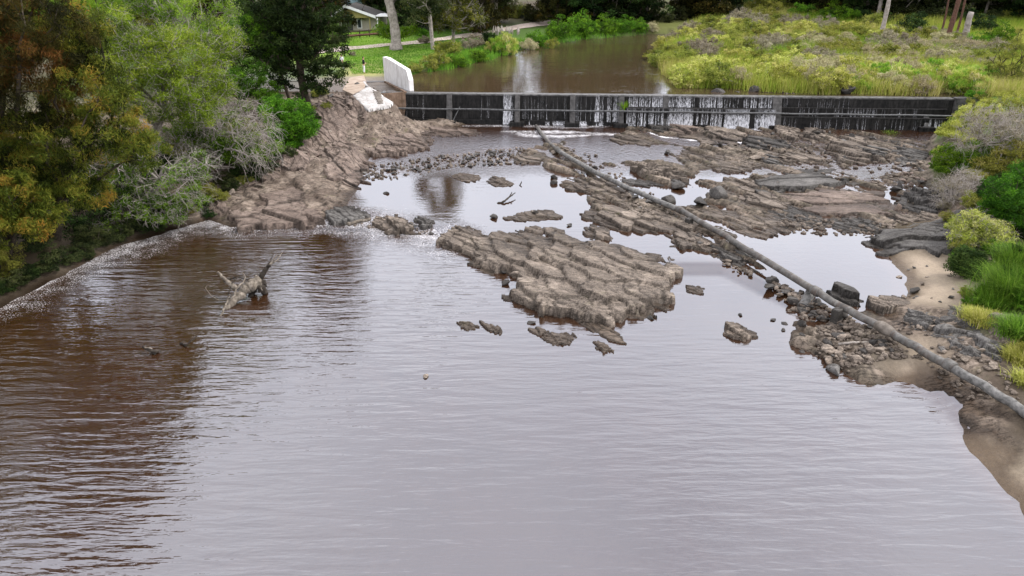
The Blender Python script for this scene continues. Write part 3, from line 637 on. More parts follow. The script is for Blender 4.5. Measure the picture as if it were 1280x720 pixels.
def zc(pts, x0, y0, s):       # points read off an enlarged crop
    return [(x0+a/s, y0+b/s) for a, b in pts]
OC = [
 ('main rock island', 'largest rock island in the middle of the river, fractured into slanting tan slabs', zc([(190, 290), (100, 250), (110, 190), (200, 150), (300, 120), (380, 118), (450, 85), (540, 78), (600, 85), (640, 130), (700, 160), (900, 180), (1060, 210), (1170, 245), (1240, 270), (1230, 340), (1160, 400), (1200, 460), (1130, 500), (1000, 540), (880, 560), (830, 580), (700, 550), (600, 520), (530, 530), (440, 470), (350, 440), (370, 400), (400, 350), (330, 300)], 560, 260, 4.267), .62, 'rock', dict(cell=1.15, an=1.9, tilt=.42)),
 ('', 'low grey-tan rock at the left tip of the big rock island', [(546, 298), (566, 281), (590, 281), (616, 296), (630, 312), (620, 326), (600, 322), (585, 312)], .4, 'rock', dict(cell=.6)),
 ('', 'thin flat slab lying in still water above the big rock island', zc([(280, 48), (400, 15), (470, 8), (560, 10), (600, 40), (560, 55), (450, 65), (300, 60)], 560, 260, 4.267), .28, 'rock', dict(cell=.7)),
 ('', 'small broken rock touching the top edge of the big rock island', zc([(710, 100), (760, 80), (850, 90), (900, 160), (800, 165), (720, 130)], 560, 260, 4.267), .45, 'rock', {}),
 ('', 'jagged dark-edged rock left of the long pipe, above the bright pool', zc([(260, 190), (300, 178), (380, 165), (480, 175), (560, 210), (600, 250), (520, 270), (450, 285), (400, 260), (395, 235), (280, 222)], 640, 180, 4), .55, 'rock', dict(cell=.8)),
 ('', 'broad layered rock with pale top under the middle of the pipe', zc([(320, 362), (400, 320), (480, 295), (600, 290), (760, 315), (850, 350), (930, 400), (900, 428), (760, 432), (700, 442), (600, 430), (520, 432), (440, 395), (395, 370)], 640, 180, 4), .6, 'rock', dict(cell=1.0)),
 ('', 'tilted wedge of rock with mossy left end and black underside', zc([(605, 85), (700, 85), (780, 120), (880, 168), (850, 178), (760, 165), (640, 150), (610, 130)], 640, 180, 4), .75, 'rock', dict(cell=1.2, an=2.5, strike=-.1, front=.4, edge=.08)),
 ('', 'small dark oblong rock below the mossy tilted wedge', zc([(768, 182), (800, 170), (875, 175), (882, 195), (800, 202), (768, 195)], 640, 180, 4), .4, 'rock_grey', {}),
 ('', 'flat dark slab crossing the pool right beside the pipe', zc([(540, 180), (640, 172), (740, 190), (745, 205), (640, 208), (560, 200)], 640, 180, 4), .25, 'rock_grey', {}),
 ('', 'big tan rock below the pipe with shadowed front, at the pool edge', zc([(765, 450), (820, 432), (905, 440), (1000, 470), (1025, 500), (1000, 530), (930, 528), (860, 515), (790, 490)], 640, 180, 4), .55, 'rock', dict(cell=1.4)),
 ('', 'dark broken rock wedged under the pipe beside the reddish shallows', zc([(1020, 490), (1100, 470), (1180, 510), (1230, 570), (1180, 600), (1080, 590), (1020, 560)], 640, 180, 4), .5, 'rock_grey', {}),
 ('', 'long low rock terrace right of the pipe reaching the far edge of the wide pool', zc([(850, 310), (1000, 305), (1100, 335), (1280, 345), (1400, 350), (1480, 372), (1440, 420), (1330, 450), (1240, 470), (1160, 465), (1080, 400), (940, 360)], 640, 180, 4), .35, 'rock', dict(cell=.9)),
 ('', 'mossy yellow-green rock cluster above the terrace right of the pipe', zc([(1062, 170), (1120, 160), (1200, 180), (1280, 195), (1270, 230), (1180, 240), (1080, 225)], 640, 180, 4), .5, 'rock', {}),
 ('', 'smooth grey-brown rock with dark base beside the mossy cluster', zc([(1110, 250), (1200, 232), (1290, 240), (1400, 260), (1400, 320), (1280, 330), (1180, 320), (1110, 300)], 640, 180, 4), .5, 'rock', {}),
 ('', 'pair-like grey rock in the stream between two bright channels', zc([(1, 1), (2, 1), (2, 2)], 0, 0, 1), 0, 'rock', {}),
 ('', 'great overhanging grey slab with a black shadow line beneath it', zc([(0, 470), (100, 445), (200, 425), (330, 405), (420, 425), (540, 470), (650, 500), (650, 525), (430, 535), (300, 520), (180, 560), (80, 580), (-60, 570), (-80, 510)], 960, 130, 5.333), .95, 'rock_grey', dict(cell=2.6, an=2.2, tilt=.10, edge=.07, strike=.1, front=.3)),
 ('', 'wide smooth pinkish rock spread below the overhanging grey slab', zc([(40, 265), (150, 240), (280, 212), (420, 215), (560, 230), (660, 290), (700, 345), (620, 368), (420, 362), (250, 350), (100, 292)], 960, 180, 4), .5, 'rock_pink', dict(cell=2.0, an=2.2, tilt=.2, strike=-.15)),
 ('', 'dark rubbly ledge along the far edge of the wide pool', zc([(290, 375), (400, 360), (560, 365), (720, 355), (740, 395), (640, 420), (560, 450), (480, 430), (380, 440), (340, 415)], 960, 180, 4), .35, 'rock_grey', dict(cell=.45)),
 ('', 'dark stony ledge left of the wide pool, below the pink rock', zc([(0, 300), (100, 295), (250, 350), (340, 395), (220, 415), (120, 410), (90, 430), (0, 410)], 960, 180, 4), .3, 'rock_grey', dict(cell=.4)),
 ('', 'pale grey slab with a dark overhung edge at the right shore of the wide pool', zc([(480, 500), (560, 460), (640, 425), (760, 398), (920, 425), (930, 500), (915, 560), (840, 578), (740, 570), (640, 545), (560, 512)], 960, 180, 4), .75, 'rock_grey', dict(cell=2.4, tilt=.15, edge=.07, strike=-.5, front=.4)),
 ('', 'large flat-topped block among the rocks near the right half of the weir', zc([(400, 310), (450, 250), (520, 180), (620, 165), (700, 190), (780, 240), (810, 320), (720, 352), (600, 365), (480, 372)], 960, 130, 5.333), .7, 'rock', dict(cell=1.6)),
 ('', 'grey angular slab next to the flat-topped block near the weir', zc([(590, 280), (680, 262), (790, 290), (795, 330), (700, 352), (640, 330)], 960, 130, 5.333), .95, 'rock_grey', dict(cell=2.)),
 ('', 'row of pale rounded slabs left of the flat-topped block', zc([(0, 315), (100, 300), (220, 310), (330, 335), (410, 360), (370, 385), (200, 380), (60, 385), (-30, 360)], 960, 130, 5.333), .5, 'rock', dict(cell=.9)),
 ('', 'cracked rock bank at the right end below the weir', zc([(790, 240), (860, 225), (960, 260), (1050, 300), (1060, 350), (980, 385), (860, 375), (800, 330)], 960, 130, 5.333), .5, 'rock_grey', dict(cell=.7)),
 ('', 'weathered tan rock in front of the flat-topped block', zc([(400, 330), (500, 290), (620, 320), (720, 360), (640, 385), (480, 385)], 960, 130, 5.333), .45, 'rock', dict(cell=1.3)),
 ('', 'dark wet rock jutting from white water under the weir', zc([(230, 185), (300, 150), (380, 125), (500, 130), (510, 170), (440, 212), (330, 200)], 760, 130, 6.4), .8, 'rock_dark', dict(cell=1.6)),
 ('', 'pinkish rock standing just below the weir in foam', zc([(480, 210), (560, 130), (620, 110), (700, 140), (710, 220), (600, 245), (500, 240)], 760, 130, 6.4), .75, 'rock_pink', dict(cell=1.4)),
 ('', 'wide brown rock island with green stain below the weir', zc([(590, 245), (700, 200), (820, 180), (1000, 185), (1085, 235), (1080, 290), (960, 300), (780, 292), (700, 260)], 760, 130, 6.4), .75, 'rock', dict(cell=2.2, tilt=.2)),
 ('', 'yellowish tan rock with dark hollow at the left of the foaming chute', zc([(40, 265), (120, 235), (200, 230), (340, 250), (385, 300), (300, 312), (180, 305), (60, 305)], 760, 130, 6.4), .5, 'rock', dict(cell=1.3)),
 ('', 'black mossy rock below the heaviest fall of the weir', zc([(1060, 285), (1110, 235), (1180, 230), (1290, 270), (1440, 290), (1440, 345), (1280, 355), (1120, 325)], 760, 130, 6.4), .65, 'rock_dark', dict(cell=1.1)),
 ('', 'broad field of flat tan slabs in the middle of the rocky shallows', zc([(540, 405), (640, 345), (860, 335), (1060, 330), (1280, 375), (1290, 440), (1180, 505), (1000, 542), (860, 520), (780, 480), (860, 450), (780, 425), (640, 432)], 760, 130, 6.4), .38, 'rock', dict(cell=.8)),
 ('', 'dark rounded rock right of the field of flat slabs', zc([(1215, 440), (1260, 405), (1340, 400), (1400, 440), (1380, 490), (1260, 485)], 760, 130, 6.4), .6, 'rock_grey', dict(cell=2)),
 ('', 'pale whitish boulder pile at the foot of the dark right weir section', zc([(80, 160), (150, 135), (210, 160), (215, 200), (150, 250), (80, 220)], 960, 130, 5.333), .8, 'rock', dict(cell=.9)),
 ('', 'round-backed tan boulder near the right weir section', zc([(240, 175), (290, 155), (350, 175), (355, 225), (290, 240), (240, 220)], 960, 130, 5.333), .8, 'rock', dict(cell=2.5)),
 ('', 'flat tan rock at the right end of the line of dark stones', zc([(800, 375), (865, 365), (945, 385), (940, 408), (860, 412), (815, 400)], 440, 100, 4), .4, 'rock', dict(cell=1.5)),
 ('', 'low moss-covered mound in the pool below the line of dark stones', zc([(660, 500), (700, 478), (760, 488), (805, 515), (760, 530), (690, 526)], 440, 100, 4), .3, 'rock', dict(cell=.5)),
 ('', 'barely showing mossy slab left of the moss-covered mound', zc([(500, 478), (560, 465), (640, 478), (650, 500), (580, 508), (520, 495)], 440, 100, 4), .18, 'rock', dict(cell=.5)),
 ('', 'pointed dark-sided rock at the small riffle on the left', zc([(570, 390), (630, 345), (700, 342), (770, 370), (812, 402), (790, 430), (700, 425), (620, 410)], 320, 180, 4), .6, 'rock', dict(cell=.9)),
 ('', 'small grey rock right of the pointed rock at the riffle', zc([(785, 372), (820, 358), (880, 378), (875, 402), (820, 400)], 320, 180, 4), .3, 'rock_grey', {}),
 ('', 'big pinkish rock shelf on the left shore, sloping into the foamy water', [(286, 236), (310, 220), (347, 215), (387, 219), (405, 238), (420, 256), (408, 270), (371, 276), (330, 279), (307, 283), (288, 274), (276, 256)], .6, 'rock_pink', dict(cell=2.2, an=1.7, tilt=.16, strike=-1.3)),
 ('', 'pinkish rock shelf upstream of the largest left shelf', [(395, 205), (408, 198), (445, 193), (463, 203), (458, 224), (440, 232), (415, 226)], .8, 'rock_pink', dict(cell=1.6)),
 ('', 'narrow tan rock rib above the left shelves', [(393, 180), (418, 173), (440, 184), (448, 193), (425, 196), (402, 192)], 0.6, 'rock_pink', dict(cell=1.3)),
 ('', 'flat rocks spreading below the white concrete slope', [(440, 170), (470, 158), (505, 160), (540, 170), (535, 182), (500, 190), (470, 192), (445, 184)], .7, 'rock_pink', dict(cell=.9)),
 ('', 'brown rock patch at the foot of the left weir panels', [(498, 158), (540, 155), (590, 160), (600, 166), (560, 170), (520, 168)], .4, 'rock_pink', dict(cell=1.0)),
 ('', 'pink rock slope with rubble above the left shelves', [(408, 152), (428, 148), (455, 153), (475, 160), (455, 168), (425, 170), (410, 162)], 0.55, 'rock_pink', dict(cell=.8)),
 ('', 'dark rock ledge at the foot of the low grey twiggy bush on the right', [(1120, 240), (1150, 232), (1185, 243), (1192, 258), (1160, 268), (1130, 260)], .8, 'rock_grey', dict(cell=.9)),
 ('', 'brown rock ledge between the wide pool slab and the right bushes', [(1118, 268), (1150, 264), (1188, 268), (1192, 284), (1150, 284), (1122, 278)], .6, 'rock', dict(cell=.8)),
 ('', 'bare pink rock face above the largest left shelf', [(300, 226), (330, 210), (370, 205), (392, 212), (385, 222), (345, 220)], 0.6, 'rock_pink', dict(cell=1.2)),
 ('', 'pinkish rock slope under the bright green rounded bush', [(375, 196), (392, 186), (405, 196), (400, 206), (380, 208)], 0.6, 'rock_pink', dict(cell=1.0)),
 ('', 'pink rock band just below the concrete apron', [(425, 143), (455, 140), (500, 140), (512, 150), (485, 158), (450, 152)], 2.3, 'rock_pink', dict(cell=1.3)) if 0 else ('', 'x', [(1, 1), (2, 1), (2, 2)], 0, 'rock', {}),
 ('', 'pinkish rock ledge at the left of the flat rocks below the concrete', [(392, 164), (418, 160), (440, 172), (436, 184), (412, 190), (392, 180)], .5, 'rock_pink', dict(cell=1.1)),
 ('', 'dark pinkish rock strip between the shaded hollow and the largest left shelf', [(262, 264), (278, 244), (300, 228), (345, 220), (352, 230), (305, 238), (286, 250), (280, 266)], .5, 'rock_pink', dict(cell=.8)),
 ('', 'rock step under the white-branched leafless shrub', [(330, 214), (352, 204), (385, 203), (396, 212), (370, 218), (345, 222)], .6, 'rock_pink', dict(cell=.8)),
 ('', 'grey rubble patch between the left shelf and the riffle', [(405, 262), (425, 250), (450, 256), (462, 268), (440, 276), (415, 276)], .3, 'rock_grey', dict(cell=.45)),
 ('', 'brown and pale rock in the row of three in open water below the island', zc([(92, 360), (140, 350), (200, 372), (205, 400), (120, 392)], 640, 320, 4), .28, 'rock', dict(cell=.8, wob=.06)),
 ('', 'ragged mossy rock at the end of the row of three in open water', zc([(145, 395), (200, 385), (300, 385), (318, 400), (290, 440), (200, 440)], 640, 320, 4), .22, 'rock', dict(cell=.4, wob=.1)),
 ('', 'long slanting rock in open water just below the big island', zc([(328, 312), (385, 308), (470, 335), (530, 362), (600, 412), (575, 430), (480, 402), (385, 372)], 640, 320, 4), .4, 'rock', dict(cell=.6, an=3, wob=.08)),
 ('', 'small greenish rock below the long slanting one in open water', zc([(405, 425), (450, 420), (510, 470), (470, 478), (410, 455)], 640, 320, 4), .25, 'rock', dict(cell=.6, wob=.08)),
 ('', 'lone dark boulder in calm water left of the pipe', zc([(1080, 345), (1100, 322), (1150, 322), (1225, 370), (1210, 398), (1160, 408), (1085, 395)], 640, 320, 4), .5, 'rock', dict(cell=.9, wob=.08)),
 ('', 'small rock off the right tip of the big island', zc([(865, 155), (900, 143), (955, 155), (945, 182), (880, 178)], 640, 320, 4), .25, 'rock', dict(cell=.5, wob=.06)),
 ('', 'pointed dark rock, left of the pair in open water beside the row of three', zc([(1000, 168), (1060, 162), (1105, 180), (1095, 202), (1050, 208)], 320, 360, 4), .28, 'rock', dict(cell=.6, wob=.06)),
 ('', 'slanting rock, right of the pair in open water beside the row of three', zc([(1110, 160), (1160, 172), (1250, 205), (1245, 222), (1180, 220), (1125, 195)], 320, 360, 4), .28, 'rock', dict(cell=.6, wob=.06)),
 ('', 'squarish dark block beside the pipe at the near corner of the wide pool', zc([(285, 165), (310, 148), (400, 142), (450, 158), (458, 225), (400, 230), (330, 205)], 960, 320, 4), .95, 'rock_dark', dict(cell=2.5, tilt=.08, edge=.15, wob=.06)),
 ('', 'flat-topped mossy block between the pipe and the sand', zc([(535, 210), (580, 192), (700, 195), (745, 222), (700, 250), (640, 285), (560, 270)], 960, 320, 4), .8, 'rock', dict(cell=2.5, tilt=.1, edge=.18, wob=.06)),
 ('', 'broad pale slab right of the pipe below the sandy patch', zc([(640, 300), (720, 262), (850, 310), (850, 370), (760, 395), (680, 365)], 960, 320, 4), 0.45, 'rock_grey', dict(cell=2, wob=.08)),
 ('', 'long light slab, tipped over, among the grey slabs at the right shore', zc([(955, 425), (1010, 425), (1165, 510), (1110, 578), (1050, 530)], 960, 320, 4), 0.5, 'rock_grey', dict(cell=3, tilt=.1, edge=.15, wob=.05)),
 ('', 'dark brown slab beneath the right bank grass', zc([(1040, 395), (1140, 385), (1225, 470), (1210, 515), (1150, 500), (1060, 440)], 960, 320, 4), 0.5, 'rock', dict(cell=2.5, tilt=.15, edge=.15, wob=.06)),
 ('', 'white-topped slab at the foot of the right bank grass', zc([(855, 330), (920, 300), (1010, 305), (1000, 350), (930, 380), (860, 370)], 960, 320, 4), 0.4, 'rock_grey', dict(cell=2.5, wob=.06)),
 ('', 'grey slab between the white-topped slab and the long tipped slab', zc([(940, 375), (1030, 365), (1050, 410), (1010, 422), (950, 405)], 960, 320, 4), 0.4, 'rock_grey', dict(cell=2.5, wob=.06)),
 ('', 'angular grey slab nearest to the pipe among the right shore slabs', zc([(820, 395), (870, 388), (960, 430), (955, 478), (880, 465), (830, 440)], 960, 320, 4), 0.45, 'rock_grey', dict(cell=2.5, wob=.06)),
 ('', 'cracked tan slab beside the pipe joint at the right shore', zc([(890, 480), (960, 480), (1050, 540), (1030, 565), (950, 550)], 960, 320, 4), 0.4, 'rock_grey', dict(cell=2.5, wob=.06)),
]
for i, (nm, lab, poly, hm, mat, kw) in enumerate(OC):
    if hm == 0: continue
    outcrop('rock_outcrop', lab, poly, hm, mat, seed=i*7+1, **kw)

# ---- loose stones: a handful of split and worn shapes, copied
def stone_mesh(seed, flat, mat, cuts=11, sub=3):
    r = np.random.default_rng(seed)
    import bmesh
    bm = bmesh.new(); bmesh.ops.create_icosphere(bm, subdivisions=sub, radius=1)
    V = np.array([v.co[:] for v in bm.verts]); F = np.array([[v.index for v in f.verts] for f in bm.faces]); bm.free()
    for k in range(cuts):
        n = r.normal(size=3); n[2] *= .8; n /= np.linalg.norm(n); d = r.uniform(.42, .78)
        q = V@n-d; V = V-np.where(q > 0, q, 0)[:, None]*n
    V = V*np.array([1, r.uniform(.55, .85), flat])
    V = V+np.array([[mnoise.noise(Vector(v*2.2)+Vector((seed, 0, 0))) for _ in range(1)] for v in V])*V*.07
    V[:, 2] -= V[:, 2].min()*.55
    me = mesh_np('stone', V, F, mat, dict(wet=np.clip(.35-V[:, 2]*1.2, 0, 1)), smooth=False)
    return me
STONES = {}
for mat in ('rock', 'rock_dark', 'rock_grey', 'rock_pink'):
    STONES[mat] = [stone_mesh(s+len(mat)*31, [.45, .6, .35, .5, .7, .3][s], M[mat]) for s in range(6)]
def stone(p, w, mat='rock_dark', label=None, group=None, k=None, sc=(1, 1, 1), rz=None, name='stone'):
    o = link(name, STONES[mat][random.randrange(6) if k is None else k], loc=p)
    o.rotation_euler = (random.uniform(-.2, .2), random.uniform(-.2, .2), random.uniform(0, 6.28) if rz is None else rz)
    s = w*.58; o.scale = (s*sc[0], s*sc[1], s*sc[2])
    return tag(o, label, 'stone', group)
def at_px(px, py):
    p = P(px, py, .1); z0 = float(zwater(p[:1], p[1:2])[0]); p = P(px, py, z0+.05)
    h = float(height(p[:1], p[1:2])[0]); p[2] = max(h, z0-.02); return p
for px, py, w, k, mat, lab in [
    (532, 470, 9, 4, 'rock', 'tiny lone rock tip in open water left of centre'),
    (814, 397, 10, 0, 'rock_dark', 'little black stone showing in calm water right of the long slanting rock'),
    (664, 403, 11, 0, 'rock_dark', 'smallest stone at the left end of the row of three in open water'),
    (835, 370, 18, 5, 'rock_grey', 'flat stone touching the right end of the big rock island'),
    (629, 340, 11, 1, 'rock_dark', 'dark stone just off the left side of the big rock island, upper one'),
    (645, 344, 20, 0, 'rock', 'tan stone against the left side of the big rock island'),
    (632, 354, 15, 1, 'rock_dark', 'dark round stone just off the left side of the big rock island, lower one'),
    (926, 393, 8, 0, 'rock_dark', 'tiny dark stone above the lone dark boulder'),
    (1001, 411, 16, 4, 'rock_dark', 'squarish dark stone standing in water left of the rubble spit'),
    (967, 399, 8, 0, 'rock_dark', 'leftmost stone of the little group in calm water beside the rubble spit'),
    (980, 403, 12, 5, 'rock_dark', 'flat wet stone left of the squarish dark stone'),
    (979, 412, 7, 1, 'rock_dark', 'small stone below the flat wet stone in calm water'),
    (1001, 425, 10, 5, 'rock_dark', 'thin stone barely above water under the squarish dark stone'),
    (1003, 438, 11, 5, 'rock_dark', 'lowest stone of the little group in calm water beside the rubble spit'),
    (1044, 463, 24, 0, 'rock_grey', 'pale angular stone at the lower end of the rubble spit'),
    (1066, 458, 20, 1, 'rock', 'brown angular stone at the lower end of the rubble spit'),
    (836, 252, 22, 4, 'rock_dark', 'round dark boulder right beside the pipe in the upper pools'),
    (872, 257, 24, 0, 'rock_dark', 'dark flat-sided boulder right of the round one beside the pipe'),
    (897, 250, 30, 4, 'rock_grey', 'tall grey boulder in the stream right of the pipe'),
    (846, 234, 26, 5, 'rock_dark', 'low black stone in the bright channel right of the pipe'),
    (693, 222, 12, 1, 'rock_dark', 'black stone in the bright pool left of the pipe, upper one'),
    (692, 229, 12, 4, 'rock_dark', 'black stone in the bright pool left of the pipe, lower one'),
    (483, 241, 8, 0, 'rock_dark', 'tiny stone in the white pool at the left'),
    (671, 268, 15, 1, 'rock_dark', 'dark stone at the right end of the thin flat slab'),
    (618, 271, 13, 1, 'rock_dark', 'dark round stone at the left end of the thin flat slab'),
    (712, 281, 9, 0, 'rock_dark', 'tiny black stone between island and broken rock'),
    (834, 191, 10, 1, 'rock_dark', 'black boulder in the shallow pool below the chute'),
    (900, 182, 11, 1, 'rock_dark', 'dark stone below the wide brown rock island'),
    (944, 200, 14, 4, 'rock', 'rusty round stone on the field of flat slabs'),
    (892, 150, 24, 4, 'rock_dark', 'dark boulder under the weir, leftmost of three in the fall'),
    (915, 149, 17, 1, 'rock_dark', 'dark boulder under the weir, middle one of three in the fall'),
    (937, 149, 17, 4, 'rock_dark', 'dark boulder under the weir, rightmost of three in the fall'),
    (1048, 152, 26, 1, 'rock_dark', 'broad black rock at the foot of the dark weir wall'),
    (1020, 150, 22, 4, 'rock_dark', 'black rock left of the broad one at the foot of the dark weir wall'),
    (830, 156, 12, 4, 'rock_dark', 'black boulder leaning on the weir behind the jutting wet rock'),
    (990, 158, 18, 4, 'rock_pink', 'reddish boulder on top of the pale pile below the weir'),
    (1185, 318, 14, 1, 'rock_grey', 'grey stone on the sand near the right bushes'),
    (1130, 372, 12, 0, 'rock', 'brown stone at the edge of the sandy patch'),
    (1143, 366, 16, 1, 'rock_dark', 'dark stone behind the flat-topped mossy block'),
    (395, 152, 9, 4, 'concrete_white' if 0 else 'rock_grey', 'pale round stone below the bright green bush'),
    (417, 153, 10, 1, 'rock_grey', 'pale stone on the pink slope near the dark tree'),
    (450, 141, 9, 4, 'rock_grey', 'pale stone at the top of the pink slope, beside the concrete'),
    (462, 147, 10, 1, 'rock_grey', 'grey stone at the lower edge of the white concrete'),
    (405, 163, 10, 4, 'rock_pink', 'reddish stone left of the pink rubble slope')]:
    p = at_px(px, py); stone(p, w*mpp(p), mat, lab, k=k)
def inpoly(poly, n, rs):
    poly = np.array(poly, float); mn, mx = poly.min(0), poly.max(0); o = np.zeros((0, 2))
    while len(o) < n:
        q = rs.uniform(mn, mx, (max(n*2, 50), 2)); o = np.vstack([o, q[sdf(poly, q[:, 0], q[:, 1]) > 0]])
    return o[:n]
def scatter(poly, n, wlo, whi, mats, label, group, seed):
    rs = np.random.default_rng(seed)
    for q in inpoly(poly, n, rs):
        p = at_px(*q)
        stone(p, rs.uniform(wlo, whi)**1.0, mats[rs.integers(len(mats))], label, group, sc=(1, 1, rs.uniform(.7, 1.1)))
scatter([(1022, 415), (1050, 402), (1085, 405), (1112, 425), (1115, 452), (1070, 462), (1030, 450), (1022, 435)], 60, .22, .62, ['rock', 'rock_dark', 'rock', 'rock'], 'loose stone in the rubble spit below the pipe', 'stones of the rubble spit', 1)
scatter([(955, 345), (975, 350), (1030, 378), (1062, 398), (1050, 408), (1015, 402), (985, 385), (960, 365)], 26, .3, .7, ['rock_dark'], 'black stone in the shade under the middle of the pipe', 'black stones under the pipe', 2)
scatter([(450, 222), (460, 208), (520, 206), (560, 194), (650, 184), (652, 192), (570, 202), (540, 214), (490, 222)], 55, .25, .6, ['rock_dark', 'rock_dark', 'rock_grey'], 'small dark stone in the line of stones across the upper pool', 'line of dark stones', 3)
scatter([(560, 206), (620, 199), (662, 198), (665, 203), (600, 208)], 14, .22, .5, ['rock_dark'], 'small dark stone just below the main line of stones', 'second line of dark stones', 4)
scatter([(410, 262), (470, 268), (540, 285), (560, 298), (500, 290), (430, 272)], 20, .2, .45, ['rock_grey', 'rock_dark'], 'small wet stone in the riffle beside the left shelf', 'riffle stones', 5)
scatter([(700, 175), (730, 190), (760, 215), (800, 240), (850, 275), (900, 310), (880, 315), (820, 275), (760, 238), (720, 215), (690, 190)], 34, .25, .65, ['rock_dark', 'rock_grey', 'rock'], 'stone lying along the upper half of the pipe', 'stones along the upper pipe', 6)
scatter([(960, 160), (1100, 170), (1150, 190), (1150, 230), (1060, 205), (970, 200)], 30, .35, .9, ['rock', 'rock_grey', 'rock_dark'], 'stone lying on the rock shelf near the right half of the weir', 'stones on the upper shelf', 7)
scatter([(1150, 205), (1160, 240), (1150, 262), (1110, 262), (1105, 240), (1120, 225)], 14, .35, .9, ['rock_grey', 'rock_dark', 'rock_pink'], 'stone in the rubble beside the grey bare bush', 'stones by the bare bush', 8)
scatter([(1140, 400), (1190, 425), (1250, 450), (1240, 480), (1190, 460), (1130, 425)], 16, .25, .6, ['rock_grey', 'rock', 'rock_grey'], 'stone between the pipe and the grey slabs of the right shore', 'stones by the right slabs', 9)
scatter([(1112, 345), (1130, 328), (1180, 330), (1200, 372), (1190, 398), (1150, 392), (1125, 372)], 16, .1, .32, ['rock', 'rock_grey'], 'small stone lying on the sandy patch of the right bank', 'stones on the sand', 10)
scatter([(272, 262), (300, 232), (340, 212), (400, 200), (430, 160), (450, 150), (460, 165), (420, 205), (360, 225), (300, 255)], 60, .2, .85, ['rock_pink', 'rock_pink', 'rock'], 'loose pinkish stone on the rock slope of the left bank', 'stones on the left slope', 11)
# fine rubble nobody could count
rs = np.random.default_rng(5)
def rubble():
    base = [(np.array([v.co[:] for v in me_.vertices]), np.array([p_.vertices[:] for p_ in me_.polygons])) for me_ in [stone_mesh(900+s, .5, M['rock_dark'], 7, 1) for s in range(4)]]
    Vs, Fs, nb = [], [], 0
    for poly, n, lo, hi in (([(1022, 412), (1060, 398), (1120, 425), (1130, 455), (1060, 466), (1020, 445)], 380, .06, .2),
                            ([(445, 224), (460, 206), (560, 192), (655, 183), (660, 203), (570, 208), (490, 224)], 320, .08, .22),
                            ([(400, 262), (480, 270), (560, 295), (500, 292), (410, 276)], 160, .06, .18),
                            ([(690, 180), (740, 190), (860, 270), (950, 340), (930, 345), (820, 280), (720, 220)], 260, .08, .25),
                            ([(950, 285), (1000, 270), (1140, 285), (1100, 295), (980, 290)], 220, .08, .25),
                            ([(960, 345), (1060, 395), (1110, 425), (1090, 432), (985, 390)], 200, .08, .25),
                            ([(1130, 400), (1250, 470), (1280, 520), (1200, 500), (1110, 430)], 150, .05, .2),
                            ([(390, 140), (470, 145), (520, 170), (440, 200), (390, 175)], 70, .08, .25),
                            ([(900, 200), (960, 170), (1150, 190), (1150, 250), (1000, 215), (930, 225)], 240, .1, .3)):
        for q in inpoly(poly, n, rs):
            p = at_px(*q); V, F = base[rs.integers(4)]
            a = rs.uniform(0, 6.28); s = rs.uniform(lo, hi); ca, sa = math.cos(a), math.sin(a)
            Vr = V*s; Vr = np.stack([Vr[:, 0]*ca-Vr[:, 1]*sa, Vr[:, 0]*sa+Vr[:, 1]*ca, Vr[:, 2]], -1)+p
            Vs.append(Vr); Fs.append(F+nb); nb += len(V)
    V = np.vstack(Vs)
    return mesh_np('rubble', V, np.vstack(Fs), M['rock'], dict(wet=np.full(len(V), .35)), smooth=False)
tag(link('rubble', rubble()), kind='stuff')
# ================================================================ WEIR AND CONCRETE
M['mortar'] = simple_mat('mortar', (.08, .068, .056), (.19, .165, .14), 3, .85, .6, .04)
M['concrete_apron'] = simple_mat('concrete_apron', (.30, .285, .27), (.50, .485, .47), 1.6, .85, .4, streak=(.22, .19, .165))
M['rusty_wall'] = simple_mat('rusty_wall', (.10, .065, .04), (.26, .18, .13), 1.5, .85, .4, streak=(.07, .045, .03))
def proj(p):
    q = np.asarray(p, float)-np.array([0, 0, CH]); dz = q@FWD
    return 640+CF*q[0]/dz, 360-CF*(q@UPV)/dz
def s_at(px):
    ss = np.linspace(-6, 70, 1500); xs = np.array([proj(W0+WD*s)[0] for s in ss]); return float(np.interp(px, xs, ss))
def wp(s, n, z): q = W0+WD*s+WN*n; return (q[0], q[1], z)
SL, SR = s_at(497), s_at(1190)
weir = tag(empty('weir', wp((SL+SR)/2, 0, 0)), 'long low dark weir wall holding back the river, water spilling over its crest', 'weir')
wi = np.array(weir.location)
def rel(mb): mb.v = [tuple(np.array(v)-wi) for v in mb.v]; return mb
def sbox(mb, s0, s1, n0, n1, z0, z1, n0b=None, n1b=None):
    """block along the weir; n is the distance towards the camera, the b values at its foot"""
    n0b = n0 if n0b is None else n0b; n1b = n1 if n1b is None else n1b
    mb.prism([wp(s0, n0b, z0), wp(s0, n1b, z0), wp(s1, n1b, z0), wp(s1, n0b, z0)], [wp(s0, n0, z1), wp(s0, n1, z1), wp(s1, n1, z1), wp(s1, n0, z1)])
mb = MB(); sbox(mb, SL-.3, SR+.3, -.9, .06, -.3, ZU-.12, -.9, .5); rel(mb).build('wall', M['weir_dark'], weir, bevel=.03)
mb = MB(); sbox(mb, SL-.2, SR+.2, -.75, .10, ZU-.118, ZU+.02); rel(mb).build('crest', M['weir_crest'], weir, bevel=.02)
PIERS = [(562, 556, 1), (647, 643, 1), (716, 714, 1), (777, 775, 1), (832, 832, 0), (878, 875, 1), (971, 970, 1), (1160, 1160, 1)]
